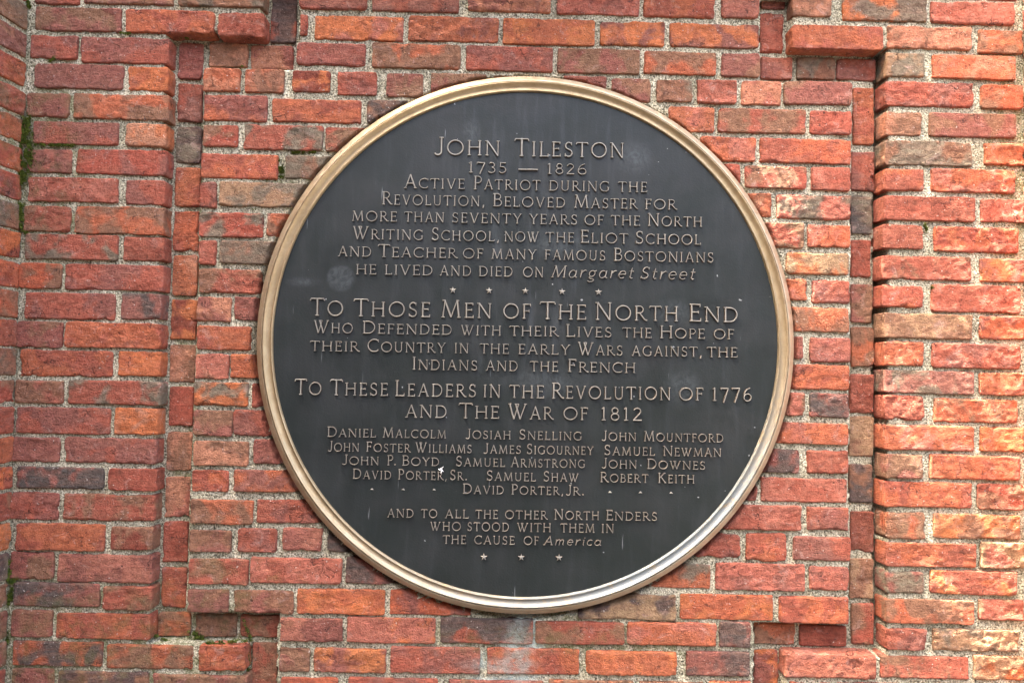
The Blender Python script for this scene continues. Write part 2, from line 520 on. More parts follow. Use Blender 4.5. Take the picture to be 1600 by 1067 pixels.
# each brick: level, left, right, bottom, top (millimetres on the wall), body and flash colours
BRICKS = [
    ('O', -1132, -1031, 2449, 2500, 'mr'),
    ('O', -1020, -818, 2454, 2504, 'mb'),
    ('O', -806, -612, 2455, 2509, 'bg'),
    ('O', -1127, -934, 2389, 2443, 'bm'),
    ('O', -923, -723, 2390, 2443, 'or'),
    ('O', -715, -608, 2386, 2442, 'rd'),
    ('O', -1135, -1030, 2324, 2377, 'rm'),
    ('O', -1021, -822, 2318, 2377, 'mr'),
    ('O', -1122, -923, 2257, 2312, 'mm'),
    ('O', -912, -821, 2256, 2311, 'Oo'),
    ('O', -1138, -1041, 2190, 2244, 'bm'),
    ('O', -1031, -818, 2189, 2247, 'bo'),
    ('O', -1120, -928, 2129, 2180, 'mr'),
    ('O', -912, -819, 2129, 2180, 'sO'),
    ('O', -1128, -1031, 2064, 2116, 'mp'),
    ('O', -1019, -818, 2064, 2120, 'rm'),
    ('O', -1125, -924, 1999, 2054, 'pr'),
    ('O', -906, -818, 1997, 2052, 'mr'),
    ('O', -1131, -1028, 1931, 1988, 'rb'),
    ('O', -1017, -817, 1929, 1990, 'ob'),
    ('O', -1124, -918, 1869, 1925, 'gr'),
    ('O', -905, -814, 1870, 1923, 'rd'),
    ('O', -1136, -1041, 1802, 1858, 'ob'),
    ('O', -1033, -814, 1802, 1860, 'rm'),
    ('O', -1119, -918, 1735, 1794, 'rm'),
    ('O', -905, -816, 1738, 1795, 'mk'),
    ('O', -1134, -1032, 1671, 1728, 'mb'),
    ('O', -1027, -814, 1673, 1729, 'or'),
    ('O', -1123, -919, 1607, 1665, 'ro'),
    ('O', -906, -813, 1611, 1666, 'Oo'),
    ('O', -1132, -1025, 1546, 1596, 'bp'),
    ('O', -1014, -809, 1547, 1600, 'rg'),
    ('O', -1125, -918, 1480, 1538, 'mr'),
    ('O', -908, -812, 1482, 1541, 'Os'),
    ('O', -1133, -1027, 1416, 1471, 'mm'),
    ('O', -1017, -813, 1417, 1473, 'mr'),
    ('O', -1118, -927, 1359, 1406, 'km'),
    ('O', -916, -808, 1358, 1406, 'rd'),
    ('O', -1129, -1024, 1290, 1349, 'mr'),
    ('O', -1012, -811, 1291, 1348, 'rb'),
    ('O', -1113, -919, 1224, 1282, 'or'),
    ('O', -905, -812, 1228, 1278, 'bd'),
    ('O', -1124, -1029, 1161, 1218, 'mb'),
    ('O', -1019, -812, 1156, 1217, 'pm'),
    ('O', -1111, -924, 1102, 1153, 'km'),
    ('O', -917, -809, 1097, 1148, 'rb'),
    ('O', -1114, -1025, 1035, 1093, 'bm'),
    ('O', -1016, -810, 1034, 1089, 'or'),
    ('O', -1108, -913, 974, 1026, 'ok'),
    ('O', -903, -715, 971, 1023, 'bo'),
    ('O', -702, -599, 970, 1026, 'or'),
    ('O', -1108, -1016, 912, 966, 'bm'),
    ('O', -1007, -810, 908, 963, 'kb'),
    ('O', -801, -593, 905, 960, 'bm'),
    ('B', -814, -760, 2298, 2382, 'mr'),
    ('B', -813, -756, 2198, 2287, 'mr'),
    ('B', -812, -754, 2102, 2186, 'kg'),
    ('B', -811, -753, 2002, 2091, 'or'),
    ('B', -810, -754, 1899, 1990, 'or'),
    ('B', -807, -752, 1797, 1888, 'os'),
    ('B', -807, -749, 1697, 1787, 'Od'),
    ('B', -806, -748, 1599, 1684, 'bs'),
    ('B', -803, -749, 1501, 1589, 'rd'),
    ('B', -804, -747, 1400, 1487, 'sb'),
    ('B', -804, -748, 1297, 1386, 'sp'),
    ('B', -804, -748, 1195, 1286, 'rd'),
    ('B', -804, -747, 1094, 1183, 'ro'),
    ('B', -807, -735, 1032, 1084, 'ob'),
    ('B', -744, -656, 2329, 2384, 'sb'),
    ('B', -648, -550, 2325, 2382, 'ms'),
    ('B', -605, -546, 2389, 2519, 'kr'),
    ('B', -725, -632, 1032, 1082, 'bg'),
    ('B', -625, -535, 1033, 1081, 'rb'),
    ('B', -594, -538, 901, 1020, 'rb'),
    ('C', -531, -512, 2395, 2444, 'rp'),
    ('C', -533, -379, 2458, 2516, 'mr'),
    ('C', -367, -169, 2458, 2517, 'mr'),
    ('C', -148, 42, 2464, 2520, 'sm'),
    ('C', 56, 247, 2463, 2522, 'pm'),
    ('C', 257, 419, 2462, 2525, 'or'),
    ('C', 435, 523, 2464, 2526, 'pm'),
    ('C', -496, -294, 2388, 2444, 'Op'),
    ('C', -282, -76, 2391, 2449, 'om'),
    ('C', -66, 145, 2389, 2449, 'Oo'),
    ('C', 157, 306, 2392, 2448, 'Om'),
    ('C', 317, 523, 2393, 2448, 'mO'),
    ('C', -535, -378, 2328, 2379, 'mr'),
    ('C', -363, -162, 2326, 2383, 'bo'),
    ('C', -149, 50, 2326, 2383, 'mr'),
    ('C', 60, 249, 2326, 2382, 'bm'),
    ('C', 259, 425, 2328, 2381, 'ob'),
    ('C', 437, 525, 2327, 2381, 'mb'),
    ('C', -744, -661, 2261, 2314, 'os'),
    ('C', -650, -562, 2261, 2315, 'bo'),
    ('C', -543, -457, 2265, 2314, 'dO'),
    ('C', -440, -351, 2261, 2314, 'mr'),
    ('C', -329, -245, 2259, 2314, 'bm'),
    ('C', -227, -101, 2259, 2316, 'bm'),
    ('C', -86, 63, 2259, 2315, 'bm'),
    ('C', 74, 174, 2263, 2317, 'mr'),
    ('C', 185, 276, 2263, 2317, 'mb'),
    ('C', 288, 371, 2264, 2316, 'bg'),
    ('C', 382, 473, 2263, 2318, 'rp'),
    ('C', 484, 574, 2263, 2318, 'sp'),
    ('C', 581, 737, 2267, 2320, 'mb'),
    ('C', -741, -598, 2194, 2253, 'mo'),
    ('C', -587, -384, 2196, 2249, 'or'),
    ('C', -372, -281, 2198, 2252, 'kb'),
    ('C', 317, 422, 2197, 2253, 'op'),
    ('C', 431, 632, 2197, 2253, 'br'),
    ('C', 642, 737, 2199, 2253, 'rm'),
    ('C', -740, -662, 2135, 2183, 'rb'),
    ('C', -648, -470, 2130, 2187, 'rg'),
    ('C', -463, -366, 2131, 2185, 'br'),
    ('C', 391, 518, 2131, 2186, 'op'),
    ('C', 528, 736, 2130, 2186, 'or'),
    ('C', -742, -569, 2062, 2118, 'ro'),
    ('C', -552, -436, 2066, 2118, 'gb'),
    ('C', 413, 483, 2069, 2124, 'rm'),
    ('C', 494, 634, 2071, 2121, 'rb'),
    ('C', 646, 735, 2069, 2122, 'rp'),
    ('C', -741, -705, 1994, 2052, 'mr'),
    ('C', -698, -499, 1999, 2054, 'gt'),
    ('C', 472, 555, 2005, 2059, 'ob'),
    ('C', 567, 737, 2002, 2057, 'pg'),
    ('C', -741, -596, 1929, 1984, 'rg'),
    ('C', -589, -525, 1934, 1985, 'ob'),
    ('C', 524, 630, 1935, 1992, 'br'),
    ('C', 639, 734, 1939, 1989, 'op'),
    ('C', -740, -700, 1865, 1919, 'pr'),
    ('C', -692, -559, 1869, 1920, 'gb'),
    ('C', 590, 733, 1876, 1925, 'tO'),
    ('C', -737, -598, 1802, 1856, 'rb'),
    ('C', 569, 636, 1816, 1864, 'op'),
    ('C', 649, 735, 1812, 1865, 'mr'),
    ('C', -738, -662, 1738, 1792, 'sm'),
    ('C', -655, -590, 1742, 1793, 'mr'),
    ('C', 584, 733, 1746, 1801, 'ob'),
    ('C', -735, -615, 1674, 1727, 'or'),
    ('C', 584, 629, 1684, 1734, 'rm'),
    ('C', 645, 737, 1678, 1733, 'mp'),
    ('C', -737, -663, 1609, 1664, 'sp'),
    ('C', -658, -586, 1613, 1665, 'oO'),
    ('C', 585, 734, 1616, 1671, 'or'),
    ('C', -737, -616, 1549, 1601, 'Og'),
    ('C', -608, -569, 1548, 1600, 'dr'),
    ('C', 571, 634, 1556, 1607, 'bp'),
    ('C', 645, 734, 1554, 1607, 'mk'),
    ('C', -736, -649, 1482, 1539, 'bm'),
    ('C', -648, -546, 1484, 1541, 'rm'),
    ('C', 557, 733, 1493, 1540, 'op'),
    ('C', -733, -611, 1417, 1471, 'sb'),
    ('C', -600, -515, 1423, 1477, 'mm'),
    ('C', 536, 622, 1427, 1480, 'mk'),
    ('C', 640, 733, 1428, 1479, 'rd'),
    ('C', -734, -653, 1359, 1406, 'ro'),
    ('C', -642, -491, 1360, 1408, 'mo'),
    ('C', 465, 528, 1364, 1415, 'mr'),
    ('C', 537, 731, 1363, 1416, 'pr'),
    ('C', -735, -597, 1287, 1341, 'ob'),
    ('C', -588, -432, 1293, 1343, 'rm'),
    ('C', 451, 628, 1299, 1354, 'pr'),
    ('C', 642, 735, 1302, 1353, 'rm'),
    ('C', -735, -642, 1226, 1273, 'bm'),
    ('C', -628, -542, 1228, 1280, 'rm'),
    ('C', -529, -442, 1234, 1283, 'pm'),
    ('C', -429, -345, 1232, 1281, 'kk'),
    ('C', 388, 492, 1237, 1289, 'rm'),
    ('C', 505, 595, 1231, 1292, 'ro'),
    ('C', 611, 739, 1234, 1287, 'mr'),
    ('C', -733, -602, 1156, 1211, 'br'),
    ('C', -597, -396, 1161, 1216, 'pr'),
    ('C', -387, -266, 1163, 1219, 'km'),
    ('C', 274, 425, 1168, 1220, 'og'),
    ('C', 437, 637, 1166, 1225, 'pm'),
    ('C', 646, 737, 1169, 1221, 'pm'),
    ('C', -734, -643, 1093, 1143, 'mb'),
    ('C', -633, -499, 1094, 1144, 'bm'),
    ('C', -492, -298, 1095, 1150, 'Oo'),
    ('C', -286, -108, 1098, 1151, 'om'),
    ('C', 133, 349, 1096, 1152, 'tk'),
    ('C', 359, 566, 1100, 1155, 'oO'),
    ('C', 580, 736, 1095, 1154, 'ro'),
    ('C', -527, -389, 1035, 1085, 'pm'),
    ('C', -380, -184, 1035, 1090, 'pO'),
    ('C', -173, 32, 1038, 1092, 'kr'),
    ('C', 37, 235, 1041, 1089, 'rb'),
    ('C', 242, 441, 1042, 1092, 'op'),
    ('C', 446, 517, 1039, 1096, 'km'),
    ('C', -526, -460, 969, 1019, 'bm'),
    ('C', -450, -292, 969, 1021, 'Om'),
    ('C', -281, -84, 971, 1028, 'mr'),
    ('C', -68, 136, 973, 1029, 'or'),
    ('C', 151, 353, 975, 1027, 'oO'),
    ('C', 374, 515, 977, 1030, 'km'),
    ('C', -522, -396, 906, 956, 'or'),
    ('C', -373, -176, 907, 959, 'rm'),
    ('C', -152, 59, 905, 958, 'mb'),
    ('C', 70, 257, 909, 962, 'bo'),
    ('C', 271, 413, 910, 962, 'bg'),
    ('C', 424, 518, 912, 965, 'or'),
    ('B', 535, 592, 2501, 2582, 'mm'),
    ('B', 533, 589, 2396, 2489, 'rp'),
    ('B', 537, 610, 2333, 2386, 'rm'),
    ('B', 621, 711, 2337, 2389, 'bg'),
    ('B', 715, 806, 2338, 2388, 'mr'),
    ('B', 753, 802, 2186, 2319, 'or'),
    ('B', 749, 804, 2077, 2168, 'mr'),
    ('B', 748, 797, 1977, 2065, 'kg'),
    ('B', 750, 796, 1877, 1963, 'rd'),
    ('B', 750, 799, 1771, 1860, 'bm'),
    ('B', 751, 804, 1670, 1761, 'ob'),
    ('B', 747, 803, 1564, 1652, 'rd'),
    ('B', 747, 804, 1465, 1556, 'tb'),
    ('B', 748, 803, 1360, 1448, 'bk'),
    ('B', 750, 805, 1249, 1341, 'dm'),
    ('B', 750, 804, 1146, 1234, 'bt'),
    ('B', 755, 806, 1043, 1133, 'rb'),
    ('B', 532, 626, 1039, 1086, 'bo'),
    ('B', 636, 743, 1037, 1084, 'dr'),
    ('B', 534, 589, 921, 1026, 'mO'),
    ('O', 598, 687, 2470, 2525, 'bs'),
    ('O', 713, 908, 2464, 2524, 'gO'),
    ('O', 917, 1109, 2462, 2514, 'pr'),
    ('O', 596, 806, 2395, 2449, 'or'),
    ('O', 817, 1011, 2401, 2453, 'sb'),
    ('O', 1028, 1130, 2395, 2450, 'ob'),
    ('O', 814, 902, 2335, 2390, 'gt'),
    ('O', 920, 1111, 2334, 2389, 'os'),
    ('O', 812, 1015, 2267, 2324, 'rm'),
    ('O', 1032, 1129, 2266, 2322, 'ob'),
    ('O', 813, 895, 2199, 2252, 'bs'),
    ('O', 914, 1114, 2199, 2254, 'mb'),
    ('O', 810, 1011, 2131, 2187, 'gb'),
    ('O', 1040, 1131, 2136, 2187, 'ob'),
    ('O', 810, 901, 2072, 2121, 'ro'),
    ('O', 918, 1110, 2072, 2125, 'op'),
    ('O', 809, 1018, 2004, 2059, 'rd'),
    ('O', 1032, 1130, 2006, 2058, 'rp'),
    ('O', 806, 898, 1939, 1993, 'rd'),
    ('O', 924, 1118, 1935, 1992, 'ro'),
    ('O', 806, 1010, 1869, 1923, 'rb'),
    ('O', 1029, 1130, 1869, 1921, 'Om'),
    ('O', 806, 901, 1806, 1855, 'ro'),
    ('O', 918, 1121, 1798, 1860, 'rp'),
    ('O', 809, 1011, 1736, 1792, 'bt'),
    ('O', 1029, 1129, 1739, 1791, 'om'),
    ('O', 810, 901, 1674, 1728, 'os'),
    ('O', 920, 1120, 1671, 1727, 'rm'),
    ('O', 811, 1015, 1611, 1663, 'mg'),
    ('O', 1028, 1128, 1612, 1663, 'or'),
    ('O', 811, 901, 1551, 1607, 'rd'),
    ('O', 925, 1114, 1549, 1602, 'ob'),
    ('O', 811, 1015, 1485, 1541, 'op'),
    ('O', 1029, 1128, 1486, 1540, 'Oo'),
    ('O', 814, 898, 1422, 1475, 'bm'),
    ('O', 915, 1117, 1422, 1476, 'or'),
    ('O', 812, 1009, 1358, 1414, 'or'),
    ('O', 1022, 1127, 1356, 1413, 'rb'),
    ('O', 815, 905, 1288, 1346, 'bo'),
    ('O', 924, 1117, 1291, 1344, 'Ob'),
    ('O', 815, 1019, 1227, 1279, 'ro'),
    ('O', 1029, 1126, 1227, 1284, 'tp'),
    ('O', 815, 902, 1168, 1215, 'gm'),
    ('O', 915, 1109, 1168, 1219, 'rO'),
    ('O', 815, 1012, 1103, 1155, 'ob'),
    ('O', 1024, 1126, 1112, 1157, 'pt'),
    ('O', 818, 907, 1044, 1090, 'rm'),
    ('O', 922, 1115, 1044, 1091, 'tg'),
    ('O', 591, 794, 979, 1033, 'rm'),
    ('O', 804, 1001, 982, 1029, 'rb'),
    ('O', 1012, 1125, 983, 1035, 'tO'),
    ('O', 603, 695, 917, 967, 'or'),
    ('O', 709, 908, 919, 969, 'rm'),
    ('O', 922, 1122, 921, 971, 'ob'),
]
LV = {'O': OUT, 'B': BAND, 'C': FIELD}
for i, (L, x0, x1, z0, z1, cc) in enumerate(BRICKS):
    x0, x1, z0, z1 = x0 / 1000, x1 / 1000, z0 / 1000, z1 / 1000
    cx, cz, w, h = (x0 + x1) / 2, (z0 + z1) / 2, x1 - x0, z1 - z0
    if (abs(x0 - PCX) ** 2 + (cz - PCZ) ** 2) ** 0.5 < 0.55 and (abs(x1 - PCX) ** 2 + (cz - PCZ) ** 2) ** 0.5 < 0.55:
        continue
    v, f = brick_geometry(w + 0.0004, h + 0.0006, 1000 + i, cx, cz)
    o = mesh_object('brick', v, f, M_BRICK, wall, smooth=True, loc=(cx, -LV[L], cz))
    paint(o, cc, i)

# the mortar bed: one continuous rough surface, stepped with the wall
gx = np.arange(-1.19, 1.175, 0.004)
gz = np.arange(0.90, 2.52, 0.004)
GX, GZ = np.meshgrid(gx, gz)
jx, jz = GX + 0.0012 * fnoise(GX * 90, GZ * 90, 71, 2), GZ + 0.0012 * fnoise(GX * 90, GZ * 90, 72, 2)
LVL = level(GX + 0.0016 * fnoise(GX * 50, GZ * 50, 73, 2), GZ + 0.0016 * fnoise(GX * 50 + 9, GZ * 50, 74, 2))
recess = 0.0064 - 0.0026 * fnoise(GX * 14, GZ * 14, 75, 2) - 0.0013 * fnoise(GX * 70, GZ * 70, 76, 3)
recess = np.maximum(recess, 0.0020)
GY = -(LVL - recess) + 0.026 * behind_plaque(GX, GZ)
nz_, nx_ = GX.shape
idx = np.arange(nx_ * nz_).reshape(nz_, nx_)
quads = np.stack([idx[:-1, :-1].ravel(), idx[:-1, 1:].ravel(), idx[1:, 1:].ravel(), idx[1:, :-1].ravel()], 1)
me = bpy.data.meshes.new('mortar')
me.from_pydata(np.stack([jx.ravel(), GY.ravel(), jz.ravel()], 1).tolist(), [], quads.tolist())
me.materials.append(M_MORTAR)
me.polygons.foreach_set('use_smooth', [True] * len(me.polygons))
link(bpy.data.objects.new('mortar', me), wall)


def box_geo(x0, x1, y0, y1, z0, z1):
    v = [(x0, y0, z0), (x1, y0, z0), (x1, y1, z0), (x0, y1, z0), (x0, y0, z1), (x1, y0, z1), (x1, y1, z1), (x0, y1, z1)]
    f = [(0, 1, 5, 4), (1, 2, 6, 5), (2, 3, 7, 6), (3, 0, 4, 7), (4, 5, 6, 7), (3, 2, 1, 0)]
    return v, f


def joined(name, geos, mat, parent=None, stuff=False):
    V, F = [], []
    for v, f in geos:
        b = len(V)
        V += list(v)
        F += [tuple(b + k for k in q) for q in f]
    o = mesh_object(name, V, F, mat, parent)
    if stuff:
        o['kind'] = 'stuff'
    return o


def simple_courses(x0, x1, z0, z1, face, seed):
    r = random.Random(seed)
    out = []
    z, row = z0, 0
    while z < z1 - 0.02:
        x = x0 - (0.11 if row % 2 else 0.0)
        while x < x1:
            a, b = max(x, x0), min(x + 0.205, x1)
            if b - a > 0.03:
                y = face + r.uniform(-0.001, 0.001)
                c = 0.004
                v = [(a, y + c, z), (b, y + c, z), (b, y + c, z + 0.043), (a, y + c, z + 0.043),
                     (a + c, y, z + c), (b - c, y, z + c), (b - c, y, z + 0.043 - c), (a + c, y, z + 0.043 - c),
                     (a, y + 0.03, z), (b, y + 0.03, z), (b, y + 0.03, z + 0.043), (a, y + 0.03, z + 0.043)]
                f = [(4, 5, 6, 7), (0, 1, 5, 4), (1, 2, 6, 5), (2, 3, 7, 6), (3, 0, 4, 7),
                     (8, 9, 1, 0), (9, 10, 2, 1), (10, 11, 3, 2), (11, 8, 0, 3)]
                out.append((v, f))
            x += 0.217
        z += 0.0535
        row += 1
    return out


# the wall goes on below and above the picture
lower = simple_courses(-1.12, 1.12, 0.02, 0.905, -0.010, 1)
upper = simple_courses(-1.12, 1.12, 2.522, 3.3, -0.010, 2)
o = joined('brickwork', lower + upper, M_BRICK, wall, stuff=True)
paint(o, 'rm', 5)
joined('mortar_backing', [box_geo(-1.19, 1.19, -0.005, 0.2, 0.0, 0.903), box_geo(-1.19, 1.19, -0.005, 0.2, 2.517, 3.32), box_geo(-1.19, 1.19, 0.06, 0.2, 0.903, 2.517)], M_MORTAR, wall)

# ---------------------------------------------------------------- side walls turning towards the viewer
rows = sorted({(b[3], b[4]) for b in BRICKS if b[0] == 'O' and b[1] < -1060})
clean = []
for z0, z1 in rows:
    if not clean or z0 > clean[-1][1] - 10:
        clean.append((z0, z1))


CODES = ['mr', 'bg', 'mb', 'or', 'rb', 'ob', 'ro', 'rm', 'bg', 'Od', 'or', 'ob', 'ro', 'bg', 'rb', 'rm', 'or', 'Or', 'rb', 'Ob', 'kg', 'bg', 'bm', 'mb']


def build_side(name, label, sign, cx_of_z, splay, length):
    root = thing(name, label, 'wall')
    # direction from the corner towards the viewer
    dx, dy = sign * math.sin(splay), -math.cos(splay)
    # outward normal of the visible face (towards the middle of the niche)
    nx, ny = (-sign * math.cos(splay), -math.sin(splay))
    ang = math.atan2(ny, nx) + math.pi / 2       # local -y -> normal
    r = random.Random(41 if sign < 0 else 42)
    geos = []
    for k, (z0, z1) in enumerate(reversed(clean)):
        z0, z1 = z0 / 1000, z1 / 1000
        zc = (z0 + z1) / 2
        u = -0.004
        first = True
        lens = [0.084, 0.2, 0.2, 0.2] if k % 3 == 0 else [0.2, 0.1, 0.2, 0.2, 0.1]
        n_ = 0
        while u < length - 0.02:
            ln = min(lens[n_ % len(lens)], length - u)
            uc = u + ln / 2
            px, py = cx_of_z(zc) + dx * uc, -OUT + dy * uc
            if u < 0.12 and ln > 0.03:
                v, f = brick_geometry(ln, z1 - z0 + 0.001, 5000 + k * 7 + n_ + (300 if sign > 0 else 0), 0, 0, clip=False)
                o = mesh_object('brick', v, f, M_BRICK, root, smooth=True, loc=(px, py, zc))
                o.rotation_euler = (0, 0, ang)
                paint(o, CODES[(k + n_ * 5) % len(CODES)], 900 + k * 3 + n_)
            elif ln > 0.03:
                v, f = box_geo(-ln / 2, ln / 2, 0.0, 0.05, z0, z1)
                ca, sa = math.cos(ang), math.sin(ang)
                geos.append(([(px + a * ca - b * sa, py + a * sa + b * ca, c) for a, b, c in v], f))
            u += ln + 0.011
            n_ += 1
    # courses above and below the picture
    for (za, zb) in ((0.02, 0.92), (2.50, 5.3)):
        z = za
        while z < zb - 0.03:
            u = 0.0
            while u < length - 0.03:
                ln = min(0.2, length - u)
                uc = u + ln / 2
                px, py = cx_of_z(z) + dx * uc, -OUT + dy * uc
                v, f = box_geo(-ln / 2, ln / 2, 0.0, 0.05, z, z + 0.043)
                ca, sa = math.cos(ang), math.sin(ang)
                geos.append(([(px + a * ca - b * sa, py + a * sa + b * ca, c) for a, b, c in v], f))
                u += 0.211
            z += 0.0535
    o = joined('brickwork', geos, M_BRICK, root, stuff=True)
    paint(o, 'rm', 77)
    # mortar body behind the faces, a leaning slab
    V = []
    th = 0.25
    for z in (0.0, 5.35):
        for (u, d) in ((-0.05, -0.005), (length, -0.005), (length, -th), (-0.05, -th)):
            x = cx_of_z(z) + dx * u + nx * d
            y = -OUT + dy * u + ny * d
            V.append((x, y, z))
    F = [(0, 1, 5, 4), (1, 2, 6, 5), (2, 3, 7, 6), (3, 0, 4, 7), (4, 5, 6, 7), (3, 2, 1, 0)]
    mesh_object('mortar', V, F, M_MORTAR, root)
    return root


build_side('side_wall', 'brick side wall coming forward at the left end of the plaque wall', -1,
           lambda z: -1.146 + (2.435 - z) * 0.0172, math.radians(6), 0.225)
build_side('side_wall', 'brick side wall coming forward at the right end of the plaque wall', 1,
           lambda z: 1.131, math.radians(8), 0.10)

# ---------------------------------------------------------------- round bronze plaque
plaque = thing('bronze_plaque', 'large round dark bronze memorial plaque with raised lettering and gold rim', 'plaque', (PCX, 0.0, PCZ))
plaque.rotation_euler = (0, -0.0078, 0)


def lathe(name, prof, mat, seg=360, smooth=True, wob=0.0):
    V, F = [], []
    for j, (rad, out) in enumerate(prof):
        for i in range(seg):
            a = 2 * math.pi * i / seg
            w = 1 + wob * math.sin(3 * a + 1.1) * 0.5 + wob * math.sin(11 * a + j) * 0.15
            V.append((rad * w * math.cos(a), -out, rad * w * math.sin(a)))
    for j in range(len(prof) - 1):
        for i in range(seg):
            k = (i + 1) % seg
            F.append((j * seg + i, (j + 1) * seg + i, (j + 1) * seg + k, j * seg + k))
    o = mesh_object(name, V, F, mat, plaque, smooth=smooth)
    o.data.set_sharp_from_angle(angle=math.radians(28))
    return o


lathe('rim', [(0.590, -0.012), (0.5995, -0.012), (0.6012, 0.006), (0.6020, 0.0150), (0.6014, 0.0172), (0.5995, 0.0188), (0.5915, 0.0262), (0.5885, 0.0280), (0.5872, 0.0282), (0.5866, 0.0268), (0.5866, 0.020)], M_RIM, wob=0.0008)
mo = [(0.5864, 0.020), (0.5860, 0.0262), (0.5852, 0.0292), (0.5838, 0.0300), (0.5822, 0.0292), (0.5806, 0.0270), (0.5780, 0.0248),
      (0.5750, 0.0234), (0.5720, 0.0228), (0.5700, 0.0232), (0.5690, 0.0246), (0.5678, 0.0262), (0.5664, 0.0266), (0.5650, 0.0258), (0.5634, 0.0232), (0.5628, 0.0195)]
lathe('moulding', mo, M_MOULD, wob=0.0006)

# panel: a disc with a barely uneven cast surface
V, F = [(0, -0.0212, 0)], []
rings, seg = 60, 240
for j in range(1, rings + 1):
    rad = 0.5632 * j / rings
    for i in range(seg):
        a = 2 * math.pi * i / seg
        V.append((rad * math.cos(a), 0.0, rad * math.sin(a)))
Va = np.array(V)
Va[:, 1] = -0.0210 - 0.0006 * fnoise(Va[:, 0] * 5, Va[:, 2] * 5, 91, 2) - 0.00012 * fnoise(Va[:, 0] * 40, Va[:, 2] * 40, 92, 2)
for i in range(seg):
    F.append((0, 1 + (i + 1) % seg, 1 + i))
for j in range(rings - 1):
    for i in range(seg):
        k = (i + 1) % seg
        F.append((1 + j * seg + i, 1 + j * seg + k, 1 + (j + 1) * seg + k, 1 + (j + 1) * seg + i))
mesh_object('panel', Va.tolist(), F, M_PANEL, plaque, smooth=True)


# ---- an inscriptional alphabet drawn as strokes; cap height 1
def arc(cx, cy, rx, ry, a0, a1, n=None):
    n = n or max(6, int(abs(a1 - a0) / 12))
    return [(cx + rx * math.cos(math.radians(a0 + (a1 - a0) * i / n)), cy + ry * math.sin(math.radians(a0 + (a1 - a0) * i / n))) for i in range(n + 1)]


TK, TN, SF = 0.105, 0.072, 0.062
EDGE = TN / 2


def stem(x, y0=0.0, y1=1.0, s0=True, s1=True, sl0=0.095, sl1=0.095):
    out = [([(x, y0), (x, y1)], TK)]
    if s0:
        out.append(([(x - sl0, y0 + SF / 2), (x + sl0, y0 + SF / 2)], SF))
    if s1:
        out.append(([(x - sl1, y1 - SF / 2), (x + sl1, y1 - SF / 2)], SF))
    return out


def bar(x0, x1, y, t=TN):
    return [([(x0, y), (x1, y)], t)]


def tick(x, y0, y1, t=SF):
    return [([(x, y0), (x, y1)], t)]


def foot(x, y, s=0.085):
    return [([(x - s, y), (x + s, y)], SF)]


